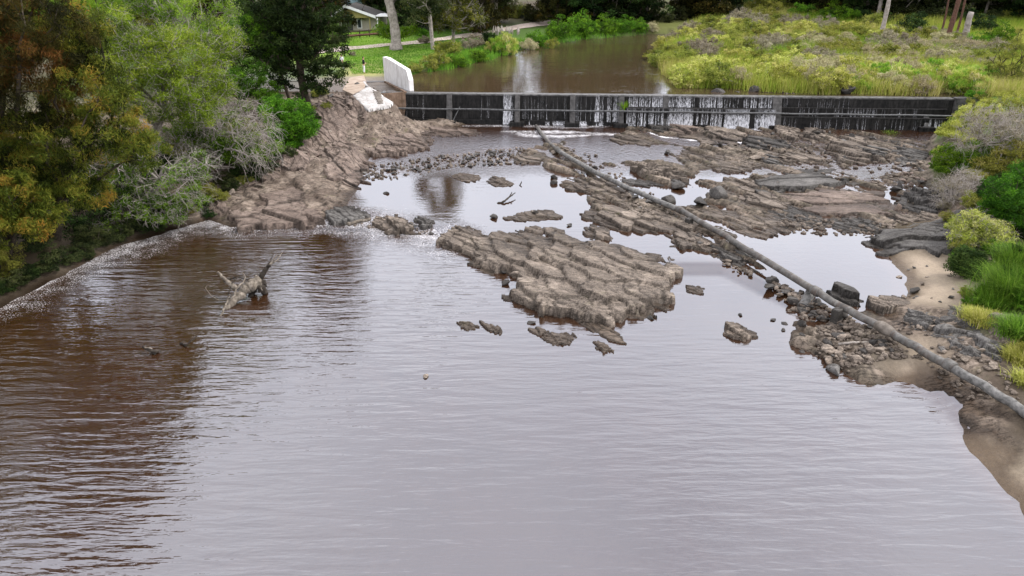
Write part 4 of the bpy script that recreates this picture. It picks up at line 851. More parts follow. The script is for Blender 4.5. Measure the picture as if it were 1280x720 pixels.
for a, b_, foot in PIERS:
    s = s_at(a); mb = MB()
    w = .24 if a not in (971,) else .4
    top = ZU+.06 if a not in (878, 1160) else 2.0
    sbox(mb, s-w, s+w, .0, .30, .75, top, 0, 1.25)
    pr = rel(mb).build('pier', M['weir_pier'], weir, bevel=.03)
    if foot:
        mb = MB(); sbox(mb, s-.7, s+.65, .3, 1.45, -.1, .92); rel(mb).build('pier_foot', M['weir_dark'], pr, bevel=.06)
s0, s1 = s_at(782), s_at(968)
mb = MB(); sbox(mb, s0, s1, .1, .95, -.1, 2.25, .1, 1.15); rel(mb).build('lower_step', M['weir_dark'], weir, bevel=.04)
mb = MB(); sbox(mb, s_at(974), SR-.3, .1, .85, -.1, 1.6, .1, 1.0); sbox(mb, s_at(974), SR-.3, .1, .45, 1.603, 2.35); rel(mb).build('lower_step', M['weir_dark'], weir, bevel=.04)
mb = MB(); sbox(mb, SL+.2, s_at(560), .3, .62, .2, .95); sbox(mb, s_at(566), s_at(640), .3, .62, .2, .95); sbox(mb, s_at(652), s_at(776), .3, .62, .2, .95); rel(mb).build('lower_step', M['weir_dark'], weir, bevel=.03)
# handrail-like pipe in front of the wall
mb = MB(); pts = []
for t in np.linspace(0, 1, 40):
    px = 482+t*(1196-482); s = s_at(px); pts.append(wp(s, 1.25, 2.05+.02*math.sin(t*50)-.12*t))
mb.tube(pts, .085, 8); rel(mb).build('front_pipe', M['rail_iron'], weir, smooth=True)
for a in (505, 566, 600, 643, 690, 714, 745, 775, 832, 875, 925, 970, 1020, 1070, 1115, 1160):
    mb = MB(); s = s_at(a); mb.tube([wp(s, 1.25, 2.0), wp(s, .45, 1.75)], .04, 6); rel(mb).build('bracket', M['rail_iron'], weir)
mb = MB(); mb.tube([wp(s_at(566), .95, .8), wp(s_at(575), .35, 2.1)], .05, 6); rel(mb).build('brace', M['rail_iron'], weir)
# wing at the right end
mb = MB(); e0 = W1+WD*.2; e1 = P(1227, 121, ZU+.2)
d = (e1-e0)/np.linalg.norm(e1-e0); nn = np.array([d[1], -d[0], 0])*.35
mb.prism([(*(e0+nn)[:2], .2), (*(e1+nn)[:2], .2), (*(e1-nn)[:2], .2), (*(e0-nn)[:2], .2)], [(*(e0+nn)[:2], ZU+.10), (*(e1+nn)[:2], ZU+.22), (*(e1-nn)[:2], ZU+.22), (*(e0-nn)[:2], ZU+.10)])
rel(mb).build('wing', M['weir_pier'], weir, bevel=.03)

# falling water: broken strands over each bay
m, nt, out = newmat('falling_water')
p = pos(nt); mp = N(nt, 'ShaderNodeMapping'); mp.inputs['Scale'].default_value = (9, 9, .8); L(nt, p, mp.inputs['Vector'])
f = noise_n(nt, mp.outputs[0], 1.6, 4, .7)
d = N(nt, 'ShaderNodeBsdfDiffuse'); d.inputs['Color'].default_value = (.74, .74, .76, 1)
tr = N(nt, 'ShaderNodeBsdfTransparent'); mx = N(nt, 'ShaderNodeMixShader')
L(nt, mth(nt, 'MULTIPLY', mrange(nt, f, .40, .68, .0, .9), mrange(nt, attr(nt, 'fade').outputs['Fac'], 0, .6, .12, 1)), mx.inputs[0]); L(nt, tr.outputs[0], mx.inputs[1]); L(nt, d.outputs[0], mx.inputs[2]); L(nt, mx.outputs[0], out.inputs[0])
M['fall'] = m
m = m.copy(); m.name = 'trickle'; M['trickle'] = m
for n_ in m.node_tree.nodes:
    if n_.type == 'MAP_RANGE' and abs(n_.inputs[1].default_value-.4) < .01: n_.inputs[3].default_value = 0; n_.inputs[4].default_value = .42
rs = np.random.default_rng(3)
def strands(px0, px1, n, ztop, zbot, nt_, nb, wlo=.02, whi=.09, drop=1.):
    Vs, Fs, nb_ = [], [], 0
    a, b_ = s_at(px0), s_at(px1)
    for i in range(n):
        for _ in range(30):                 # the water gathers in bunches
            s = rs.uniform(a, b_)
            if rs.random() < .08+1.3*float(vn(np.array([s*1.1]), np.array([ztop*3.]), 6)[0])**2.2: break
        w = rs.uniform(wlo, whi); zt = ztop; zb = zbot+(ztop-zbot)*(1-drop)*rs.random()
        zz = np.linspace(zt, zb, 6); q = np.linspace(0, 1, 6)
        off = nt_+(nb-nt_)*q+.03*rs.random(); ww = w*(1+.5*q*rs.random())*rs.uniform(.7, 1.3, 6); sh = rs.normal(0, .01, 6).cumsum()
        for k in range(6):
            Vs += [wp(s+sh[k]-ww[k]/2, off[k], zz[k]), wp(s+sh[k], off[k]+.03, zz[k]), wp(s+sh[k]+ww[k]/2, off[k], zz[k])]
        for k in range(5):
            for j in (0, 1): Fs.append((nb_+k*3+j, nb_+k*3+j+1, nb_+k*3+4+j, nb_+k*3+3+j))
        nb_ += 18
    return np.array(Vs), np.array(Fs), np.tile(np.repeat(np.linspace(0, 1, 6), 3), n)*np.repeat(rs.uniform(.55, 1, n), 18)
segs = []
for a in ((500, 560, 7, ZU, .95, .15, .58, .01, .035, .9), (566, 630, 6, ZU, .95, .15, .58, .01, .035, .9), (630.5, 642, 16, ZU+.04, .6, .15, .75, .08, .3), (652, 714, 14, ZU, .95, .15, .6, .015, .05, .9), (719, 745, 10, ZU, .95, .15, .6, .02, .05), (745, 775, 26, ZU+.03, .9, .15, .62, .03, .11),
          (784, 968, 260, ZU+.02, 2.27, .15, .42, .015, .06), (784, 830, 40, 2.27, .7, 1.0, 1.3, .03, .1), (834, 968, 130, 2.27, .6, 1.0, 1.35, .04, .16), (905, 968, 90, 2.27, .5, 1.0, 1.4, .1, .3),
          (976, 1080, 22, ZU, 2.37, .15, .3, .01, .04), (1000, 1150, 60, 2.36, 1.62, .46, .6, .02, .07), (976, 1160, 45, 1.62, .6, .9, 1.1, .02, .06), (1160, 1180, 10, 1.6, .6, .9, 1.15, .04, .1), (652, 776, 50, .95, .6, .63, .95, .04, .14)):
    segs.append((*strands(*a), 1 if a[8] < .09 and a[0] not in (630.5,) and not (784 <= a[0] <= 968) else 0))
Vs = []; Fs = []; Mi = []; Fa = []; nb = 0
for v, f, q_, k_ in segs: Fa.append(q_); Vs.append(v); Fs.append(f+nb); nb += len(v); Mi += [k_]*len(f)
tag(link('falling_water', mesh_np('falling_water', np.vstack(Vs), np.vstack(Fs), [M['fall'], M['trickle']], dict(fade=np.concatenate(Fa)), midx=np.array(Mi))), kind='structure')
# weed on the weir: leafy clump hanging at a pier (built with the plants)

# white wing wall on the left bank
B0, B1 = P(480.5, 101, 3.3), P(512, 114.5, 3.15)
z0t, z1t = W(482, 71, B0[1])[2], W(507, 88, B1[1])[2]
mb = MB(); d = (B1-B0)/np.linalg.norm(B1-B0); nn = np.array([-d[1], d[0], 0])*.45
pf = [(*B0[:2], 2.4), (*B1[:2], 2.2), (*(B1)[:2], z1t-.9), (*(B1-d*.55)[:2], z1t), (*(B0+d*.9)[:2], z0t+.02), (*B0[:2], z0t)]
mb.prism(pf, [(v[0]+nn[0], v[1]+nn[1], v[2]) for v in pf])
o = mb.build('concrete_wing_wall', M['concrete_white'], bevel=.03); tag(o, 'tall bright white concrete wall at the left end of the weir', 'wall')
def slab(name, label, pts, mat, th=.35, cat='concrete slab', bev=.03):
    top = [P(a, b, z) for a, b, z in pts]; mb = MB()
    mb.prism([(v[0], v[1], v[2]-th) for v in top][::-1] if False else [(v[0], v[1], v[2]-th) for v in top], top)
    return tag(mb.build(name, mat, bevel=bev), label, cat)
def drape(name, label, poly, mat, lift, cat, sp=.12, th=.12):
    mn, mx = poly[:, :2].min(0), poly[:, :2].max(0); xs = np.arange(mn[0], mx[0]+sp, sp); ys = np.arange(mn[1], mx[1]+sp, sp); X, Y = np.meshgrid(xs, ys)
    sd = sdf(poly, X, Y)+.05*fbm(X*3, Y*3, 4); Z = apz(X, Y)+lift-np.where(sd < .03, th+lift, 0)+.008*fbm(X*4, Y*4, 6)
    F = grid_faces(len(xs), len(ys)); F = F[(sd.ravel()[F] > -sp*.6).all(1)]
    return tag(link(name, mesh_np(name, np.stack([X, Y, Z], -1).reshape(-1, 3), F, mat)), label, cat)
drape('concrete_apron', 'pale sloping concrete apron at the left end of the weir', APW, M['concrete_apron'], .24, 'concrete slab')
drape('rusty_hatch', 'small rust-brown plate set in the pale concrete apron', np.array([P(a_, b2, 3.1) for a_, b2 in ((465, 120), (477, 120.5), (480, 127), (471, 127.5))]), M['mortar'], .30, 'hatch')
slab('concrete_ramp', 'pale concrete strip behind the sloping apron, leading to the lawn', [(428, 112, 3.32), (437, 97, 3.45), (455, 94, 3.5), (458, 102, 3.42), (456, 112, 3.36), (442, 118, 3.3)][::-1], M['concrete_tan'], .3)
sl = tag(empty('sluice_box', P(480, 108, 3.3)), 'open concrete sluice box beside the white wing wall', 'sluice'); wi = np.array(sl.location)
c4 = [P(456, 101.5, 3.45), P(480, 101.5, 3.45), P(506, 114.5, 3.35), P(468, 118, 3.3)]
mb = MB(); mb.prism([(v[0], v[1], 2.55) for v in c4][::-1], [(v[0], v[1], 2.75) for v in c4][::-1]); rel(mb).build('floor', M['concrete_tan'], sl)
for i in range(4):
    a, b_ = c4[i], c4[(i+1) % 4]; d = (b_-a)/np.linalg.norm(b_-a); n_ = np.array([d[1], -d[0], 0])*-.18
    mb = MB(); A, B = a+d*.01, b_-d*.01
    mb.prism([(*A[:2], .9), (*B[:2], .9), (*(B+n_)[:2], .9), (*(A+n_)[:2], .9)], [(*A[:2], A[2]), (*B[:2], B[2]), (*(B+n_)[:2], B[2]), (*(A+n_)[:2], A[2])])
    rel(mb).build('side_wall', M['rusty_wall'] if i in (1, 2) else M['concrete_grey'], sl)
for k in range(3):
    mb = MB(); t = .3+.22*k; a = c4[0]*(1-t)+c4[3]*t; b_ = c4[1]*(1-t)+c4[2]*t
    mb.tube([(a[0]*.6+b_[0]*.4, a[1]*.6+b_[1]*.4, 3.1), (b_[0], b_[1], 3.1)], .09, 4); rel(mb).build('crossbar', M['concrete_white'], sl)

# ---------------------------------------------------------------- the long pipe
PP = [(670, 157, .95), (681, 172, .95), (697, 187, .95), (722, 203, 1.0), (760, 222.5, 1.0), (805, 243, 1.0), (850, 262.5, 1.05), (905, 293, 1.05), (960, 327, 1.05), (1020, 364, 1.05), (1062, 387, 1.05), (1104, 410, 1.05), (1145, 433, 1.05), (1187, 456.5, 1.1), (1230, 482, 1.1), (1262, 502, 1.1), (1330, 545, 1.1)]
PW = [P(a, b, z*.8) for a, b, z in PP]
pipe = tag(empty('water_pipe', PW[8]), 'long old water pipe lying across the rocks from the weir to the right shore', 'pipe'); wi = np.array(pipe.location)
for a, b_, mat in ((0, 2, 'pipe'), (2, 6, 'pipe_pale'), (6, 9, 'pipe'), (9, 11, 'pipe'), (11, 13, 'pipe'), (13, 16, 'pipe_pale')):
    pts = []
    for k in range(a, b_):
        for t in np.linspace(0, 1, 5)[:-1]: pts.append(PW[k]*(1-t)+PW[k+1]*t+np.array([.02*math.sin(k*3+t*5), 0, .025*math.sin(k*2.3+t*4)-.05*math.sin(math.pi*t)]))
    pts.append(PW[b_]); mb = MB(); mb.tube(pts, (.168 if a else .14), 20); rel(mb).build('pipe_section', M[mat], pipe, smooth=True)
for k in (2, 4, 6, 9, 13):
    d = PW[k+1]-PW[k-1]; d /= np.linalg.norm(d); mb = MB()
    mb.tube([PW[k]-d*.22, PW[k]-d*.18, PW[k]+d*.18, PW[k]+d*.22], [.17, .222, .222, .17], 20); rel(mb).build('collar', M['pipe'], pipe, smooth=False)
mb = MB(); d = PW[12]-PW[11]; d /= np.linalg.norm(d)
mb.tube([PW[11]-d*.35, PW[11]-d*.2, PW[11], PW[11]+d*.3, PW[11]+d*.5], [.18, .24, .25, .235, .18], 12); rel(mb).build('mortar_joint', M['mortar'], pipe, smooth=True)
for px, py, h in ((862, 271, .55), (1048, 384, .7)):
    mb = MB(); q = P(px, py, .9); mb.box((q[0], q[1], q[2]-.42), (.42, .36, .7), .6); rel(mb).build('support_block', M['rock_dark'], pipe, bevel=.06)
a, b_ = P(1003, 384, .12), P(1015, 363, .5); mb = MB(); mb.tube([a, b_], .24, 18)
o = mb.build('broken_pipe', M['pipe_pale'], smooth=False); tag(o, 'short broken stub of pale pipe standing in water under the long pipe', 'pipe stub')
a, b_ = P(1048, 430, .25), P(1087, 428, .3); mb = MB(); mb.tube([a, (a+b_)/2+[0, 0, .03], b_], [.05, .06, .04], 8)
tag(mb.build('pole', M['bark_grey'], smooth=True), 'thin grey pole lying on the rubble spit below the pipe', 'pole')

# ---------------------------------------------------------------- driftwood
def wood(name, label, base, tubes, cat='driftwood', parts=True):
    e = tag(empty(name, base), label, cat)
    for nm, mat, pts, r0, r1 in tubes:
        P3 = [np.array(q, float) for q in pts]; n = len(P3)*4; t = np.linspace(0, len(P3)-1, n)
        ar = np.array(P3); xs = [np.interp(t, range(len(P3)), ar[:, i]) for i in range(3)]
        q = np.stack(xs, 1); q[1:-1] += np.random.default_rng(n).normal(0, min(r0, r1+.02)*.25, q[1:-1].shape)
        rr = np.linspace(r0, r1, n)*(1+.12*np.sin(np.arange(n)*1.7)); mb = MB()
        mb.tube([v-np.array(base) for v in q], rr, 9); mb.build(nm, M[mat], e, smooth=True)
    return e
def D(px, py, z=None, Y=None): return P(px, py, z) if Y is None else W(px, py, Y)
b0 = P(300, 385, 0); Yb = b0[1]
wood('driftwood_log', 'pale twisted dead tree stump with roots and branches stranded in the brown pool', b0, [
 ('trunk', 'log_pale', [D(281, 388, -.05), D(290, 378, .15), D(302, 366, .4), D(313, 358, .6), D(322, 353, .7)], .13, .30),
 ('root', 'log_dark', [D(322, 353, .65), D(328, 362, .3), D(334, 368, -.1)], .24, .12), ('root', 'log_dark', [D(316, 358, .5), D(316, 366, .1), D(312, 373, -.1)], .2, .1), ('root', 'log_dark', [D(322, 350, .7), D(330, 352, .6), D(333, 358, .4)], .16, .05), ('root', 'log_pale', [D(320, 345, .8), D(324, 356, .6), D(328, 363, .35)], .06, .03),
 ('trunk_upper', 'log_dark', [D(322, 351, .7), D(329, 342, 1.0), D(334, 334, 1.3), D(338, 328, 1.55)], .15, .07),
 ('branch', 'log_pale', [D(337, 331, 1.5), D(343, 323, 1.75), D(347, 318, 1.9)], .035, .015), ('branch', 'log_pale', [D(337, 331, 1.5), D(347, 325, 1.65), D(353, 315, 1.9)], .04, .015), ('branch', 'log_dark', [D(334, 334, 1.3), D(340, 322, 1.6), D(343, 313, 1.8)], .03, .01),
 ('branch', 'log_pale', [D(272, 340, 1.2), D(280, 348, .95), D(289, 356, .7), D(296, 361, .55)], .055, .14),
 ('branch', 'log_pale', [D(274, 398, -.1), D(280, 386, .25), D(285, 376, .4), D(292, 371, .55), D(296, 360, .8), D(305, 352, .95), D(307, 346, 1.1), D(303, 341, 1.2)], .05, .03),
 ('twig', 'log_pale', [D(303, 342, 1.2), D(290, 342, 1.2), D(278, 343, 1.1)], .02, .01), ('twig', 'log_pale', [D(287, 370, .5), D(283, 377, .3), D(275, 376, .1), D(264, 370, .2), D(257, 360, .4), D(259, 356, .5), D(272, 358, .5)], .018, .01),
 ('twig', 'log_dark', [D(285, 368, .4), D(292, 350, .9), D(300, 345, .9)], .03, .015), ('twig', 'log_dark', [D(280, 352, .5), D(296, 346, .8), D(312, 350, .8)], .04, .02)])
wood('driftwood_branch', 'small dark forked branch tip poking out of the brown water left of centre', P(188, 440, 0), [
 ('branch', 'log_dark', [D(178, 433, .25), D(184, 437, .2), D(192, 439, .15), D(198, 439, .05)], .04, .09), ('branch', 'log_dark', [D(192, 438, .15), D(188, 444, -.05)], .07, .04), ('branch', 'log_pale', [D(181, 434, .3), D(190, 436, .28)], .03, .03)], 'branch')
wood('driftwood_branch', 'thin curved branch tip just above the brown water, right of the forked one', P(234, 430, 0), [
 ('branch', 'log_dark', [D(226, 429, .02), D(233, 431, .12), D(240, 425, .25), D(246, 420, .35)], .05, .02), ('branch', 'log_dark', [D(233, 431, .1), D(231, 434, -.05)], .04, .03)], 'branch')
wood('driftwood_branch', 'straight weathered log lying in the riffle beside the left shelf', P(450, 278, .35), [
 ('branch', 'log_pale', [D(434, 281, .35), D(447, 277, .5), D(462, 274.5, .6)], .12, .08)], 'branch')
wood('driftwood_branch', 'dark crooked branch sticking out of the white pool near the centre', P(635, 248, .3), [
 ('branch', 'log_dark', [D(622, 255, .25), D(630, 252, .4), D(637, 246, .5), D(644, 241, .55)], .09, .03), ('branch', 'log_dark', [D(637, 246, .5), D(640, 240, .7)], .05, .02), ('branch', 'log_dark', [D(650, 232, .3), D(652, 227, .5)], .05, .03)], 'branch')
wood('driftwood_branch', 'bent dead branch on the bank left of the wide white-branched shrub', P(20, 205, 2.4), [
 ('branch', 'bark_dead', [D(0, 201, 3.2), D(15, 197, 3.4), D(27, 190, 3.8), D(35, 180, 4.3)], .07, .03)], 'branch') if False else None

# ---------------------------------------------------------------- people
def person(label, loc, rz, h, cloth, legs, hair):
    e = tag(empty('person', loc, rz), label, 'person')
    def skin(name, mat, joints, edges, rad, root=0, sub=2):
        me = bpy.data.meshes.new(name); me.from_pydata([tuple(c*h for c in j) for j in joints], edges, []); me.update()
        o = link(name, me, e); me.materials.append(mat)
        s = o.modifiers.new('skin', 'SKIN'); s.use_smooth_shade = True
        for i, r in enumerate(rad):
            v = me.skin_vertices[0].data[i]; r = r if hasattr(r, '__len__') else (r, r); v.radius = (r[0]*h, r[1]*h); v.use_root = (i == root)
        u = o.modifiers.new('subd', 'SUBSURF'); u.levels = sub; u.render_levels = sub
        return o
    J = [(0, 0, .52), (0, 0, .62), (0, .005, .74), (0, 0, .815), (0, .01, .86), (0, .015, .90), (0, .02, .95), (0, .015, .985),
         (.10, 0, .80), (.125, .01, .64), (.10, .11, .60), (.085, .15, .615), (-.10, 0, .80), (-.125, .01, .64), (-.09, .11, .61), (-.075, .15, .62),
         (.05, 0, .49), (.055, .01, .28), (.055, -.01, .05), (.06, .06, .015), (-.05, 0, .49), (-.06, -.005, .28), (-.065, -.02, .05), (-.07, .05, .015)]
    E = [(0, 1), (1, 2), (2, 3), (3, 4), (4, 5), (5, 6), (6, 7), (2, 8), (8, 9), (9, 10), (10, 11), (2, 12), (12, 13), (13, 14), (14, 15), (0, 16), (16, 17), (17, 18), (18, 19), (0, 20), (20, 21), (21, 22), (22, 23)]
    Rr = [(.075, .055), (.07, .05), (.085, .055), (.04, .035), (.03, .03), (.042, .045), (.05, .055), (.03, .035), .036, .027, .02, .018, .036, .027, .02, .018, .048, .036, .024, (.025, .018), .048, .036, .024, (.025, .018)]
    skin('body', MP['skin'], J, E, Rr)
    k = 1.14
    skin('shirt', cloth, [J[0], J[1], J[2], (0, 0, .80), J[8], J[9], (.115, .06, .62), J[12], J[13], (-.11, .06, .625)], [(0, 1), (1, 2), (2, 3), (2, 4), (4, 5), (5, 6), (2, 7), (7, 8), (8, 9)], [(.085*k, .062*k), (.08*k, .058*k), (.09*k, .062*k), (.05, .045), .046, .036, .028, .046, .036, .028])
    skin('trousers', legs, [(0, 0, .54), (0, 0, .5), J[16], J[17], (.055, -.01, .06), J[20], J[21], (-.065, -.02, .06)], [(0, 1), (1, 2), (2, 3), (3, 4), (1, 5), (5, 6), (6, 7)], [(.078, .06), (.08, .06), .056, .044, .034, .056, .044, .034])
    skin('hair', hair, [(0, .0, .90), (0, -.005, .955), (0, .01, 1.0)], [(0, 1), (1, 2)], [(.042, .035), (.056, .055), (.04, .045)])
    return e
MP = dict(skin=simple_mat('skin', (.42, .24, .17), (.5, .3, .22), 8, .6, .05), black=simple_mat('black_cloth', (.012, .012, .014), (.03, .03, .034), 9, .9, .3), white=simple_mat('white_cloth', (.62, .62, .64), (.78, .78, .8), 9, .9, .3), hair=simple_mat('hair', (.015, .01, .008), (.04, .03, .02), 20, .6, .4), grey=simple_mat('grey_cloth', (.12, .12, .14), (.2, .2, .22), 9, .9, .3))
g = G(455.5, 92); person('person in a black top and white trousers standing on the lawn behind the concrete', g, -1.1, 1.72, MP['black'], MP['white'], MP['hair'])
g = G(428.5, 88); person('person in a white shirt half hidden behind the dark tree beside the lawn', g, 2.6, 1.7, MP['white'], MP['grey'], MP['hair'])

# ---------------------------------------------------------------- houses
MP['cream'] = simple_mat('render_cream', (.36, .33, .26), (.44, .40, .33), 1, .85, .2)
MP['rooftile'] = simple_mat('roof_dark', (.05, .048, .045), (.10, .095, .09), 6, .8, .5)
MP['fascia'] = simple_mat('white_paint', (.70, .70, .69), (.80, .80, .79), 2, .5, .1)
MP['glass'] = simple_mat('window_glass', (.03, .035, .04), (.06, .07, .08), .6, .08, .0)
MP['blue'] = simple_mat('pale_blue_wall', (.30, .45, .50), (.38, .52, .56), 1, .8, .1)
MP['ochre'] = simple_mat('ochre_brick', (.22, .20, .07), (.30, .26, .10), 8, .9, .4)
hg = G(452, 38.5); hY = hg[1]+.5
hs = tag(empty('house', (hg[0], hY, hg[2])), 'cream bungalow with white gable edge behind the lawn', 'house'); wi = np.array(hs.location)
def hx(px): return W(px, 30, hY)[0]
def hz(py): return W(450, py, hY)[2]
x0, x1 = hx(424), hx(475); zb, ze = hg[2]-.3, hz(21.5)
mb = MB(); mb.box(((x0+x1)/2, hY+3.5, (zb+ze)/2), (x1-x0, 7, ze-zb)); rel(mb).build('wall', MP['cream'], hs)
ridge_x = hx(436); zr = hz(7.5); xl, xr = hx(418), hx(472.5); zl = ze+.05
mb = MB(); yf, yb = hY-1.6, hY+7.4
for (xa, za, xb, zb2) in ((ridge_x, zr, xr, ze+.05), (xl, ze+.05, ridge_x, zr)):
    mb.prism([(xa, yf, za), (xb, yf, zb2), (xb, yb, zb2), (xa, yb, za)], [(xa, yf, za+.15), (xb, yf, zb2+.15), (xb, yb, zb2+.15), (xa, yb, za+.15)])
rel(mb).build('roof', MP['rooftile'], hs)
mb = MB()
for (xa, za, xb, zb2) in ((ridge_x, zr, xr, ze+.05), (xl, ze+.05, ridge_x, zr)):
    mb.prism([(xa, yf-.06, za-.12), (xb, yf-.06, zb2-.12), (xb, yf-.003, zb2-.12), (xa, yf-.003, za-.12)], [(xa, yf-.06, za+.3), (xb, yf-.06, zb2+.3), (xb, yf-.003, zb2+.3), (xa, yf-.003, za+.3)])
rel(mb).build('fascia', MP['fascia'], hs)
mb = MB(); mb.box((hx(479), hY+1.5, hz(19.5)), (hx(487)-hx(472), 5, .16)); mb2 = mb; rel(mb).build('porch_roof', MP['fascia'], hs)
mb = MB(); mb.prism([(xl+.5, yf+.3, ze), (xr-.5, yf+.3, ze), (xr-.5, yf+.34, ze), (xl+.5, yf+.34, ze)], [(ridge_x-.2, yf+.3, zr-.2), (ridge_x+.2, yf+.3, zr-.2), (ridge_x+.2, yf+.34, zr-.2), (ridge_x-.2, yf+.34, zr-.2)]); rel(mb).build('gable', MP['ochre'], hs)
wz0, wz1 = hz(35), hz(23.5)
def window(px0, px1):
    a, b_ = hx(px0), hx(px1); mb = MB(); t = .12
    for c, s in (((a, hY-.05, (wz0+wz1)/2), (t, .12, wz1-wz0)), ((b_, hY-.05, (wz0+wz1)/2), (t, .12, wz1-wz0)), (((a+b_)/2, hY-.05, wz1), (b_-a+t, .13, t)), (((a+b_)/2, hY-.05, wz0), (b_-a+t, .13, t))): mb.box(c, s)
    fr = rel(mb).build('window', MP['fascia'], hs)
    mb = MB(); mb.box(((a+b_)/2, hY-.03, (wz0+wz1)/2), (b_-a-t, .05, wz1-wz0-t)); rel(mb).build('pane', MP['glass'], fr)
window(447, 452); window(427, 433)
mb = MB(); mb.box((hx(437), hY-.03, (zb+hz(25))/2), (1.0, .08, hz(25)-zb)); rel(mb).build('door', MP['rooftile'], hs)
for a in (464.5, 474): mb = MB(); mb.box((hx(a), hY-1.35, (zb+ze)/2), (.16, .16, ze-zb)); rel(mb).build('porch_post', MP['fascia'] if a > 470 else MP['ochre'], hs)
bY = hY+14
h2 = tag(empty('house', W(440, 12, bY)), 'pale blue house with a white edge, mostly hidden behind the cream bungalow', 'house'); wi = np.array(h2.location)
q0, q1, zt, zbb = W(432, 5, bY)[0], W(451, 5, bY)[0], W(440, -18, bY)[2], hg[2]-.5
mb = MB(); mb.box(((q0+q1)/2, bY+3, (zt+zbb)/2), (q1-q0, 6, zt-zbb)); rel(mb).build('wall', MP['blue'], h2)
mb = MB(); mb.box(((q0+q1)/2, bY+3, zt+.1), (q1-q0+1, 7, .2)); rel(mb).build('roof', MP['fascia'], h2)
mb = MB(); mb.box((q0+.15, bY-.1, (zt+zbb)/2), (.3, .15, zt-zbb)); rel(mb).build('corner_board', MP['fascia'], h2)
q0, q1 = W(452, 5, bY-2)[0], W(460.5, 5, bY-2)[0]
mb = MB(); mb.box(((q0+q1)/2, bY-1, zt/2+1), (q1-q0, 1.2, zt)); rel(mb).build('chimney', MP['ochre'], h2)
# timber fence in front of the house
fe = tag(empty('timber_fence', G(450, 46)), 'low dark timber rail fence in front of the cream bungalow', 'fence'); wi = np.array(fe.location)
fp = [G(a, b) for a, b in ((422, 49.5), (436, 48), (450, 47), (462, 46), (473, 45))]
for q in fp: mb = MB(); mb.box((q[0], q[1], q[2]+.5), (.13, .13, 1.1)); rel(mb).build('post', M['bark_dark'], fe)
for zz, mt in ((.35, 'bark_red'), (.9, 'bark_dark')):
    mb = MB(); mb.tube([(q[0], q[1]-.09, q[2]+zz) for q in fp], .09 if zz > .5 else .16, 4); rel(mb).build('rail', M[mt], fe)
# ================================================================ PLANTS
def tubes_np(A, B, ra, rb, n=5):
    """many tapered pieces at once"""
    T = B-A; ln = np.linalg.norm(T, axis=1, keepdims=True)+1e-9; T = T/ln
    ref = np.where(np.abs(T[:, 2:3]) < .9, np.array([[0, 0, 1.]]), np.array([[1., 0, 0]]))
    U = np.cross(T, ref); U /= np.linalg.norm(U, axis=1, keepdims=True)+1e-9; Wv = np.cross(T, U)
    a = np.linspace(0, 2*np.pi, n, endpoint=False); ca, sa = np.cos(a)[None, :, None], np.sin(a)[None, :, None]
    ring = ca*U[:, None]+sa*Wv[:, None]
    V = np.concatenate([A[:, None]-T[:, None]*ra[:, None, None]*.3+ring*ra[:, None, None], B[:, None]+T[:, None]*rb[:, None, None]*.3+ring*rb[:, None, None]], 1)
    k = np.arange(n); f = np.stack([k, (k+1) % n, n+(k+1) % n, n+k], -1)
    F = f[None]+(np.arange(len(A))*2*n)[:, None, None]
    return V.reshape(-1, 3), F.reshape(-1, 4)
def leaves_np(C, tint, r, rs, length, width, droop=0., flat=1., up=0., Rr=None):
    """one thin four-sided leaf at each centre"""
    n = len(C)
    d = rs.normal(size=(n, 3)); d[:, 2] = d[:, 2]*flat-droop+up; d /= np.linalg.norm(d, axis=1, keepdims=True)
    q = rs.normal(size=(n, 3)); s = np.cross(d, q); s /= np.linalg.norm(s, axis=1, keepdims=True)+1e-9
    Ln = length*rs.uniform(.6, 1.4, n)[:, None]; Wn_ = width*rs.uniform(.7, 1.3, n)[:, None]
    V = np.stack([C-d*Ln*.5, C+s*Wn_*.5, C+d*Ln*.5, C-s*Wn_*.5], 1).reshape(-1, 3)
    F = np.arange(4*n).reshape(n, 4)
    return V, F, np.repeat(tint, 4)
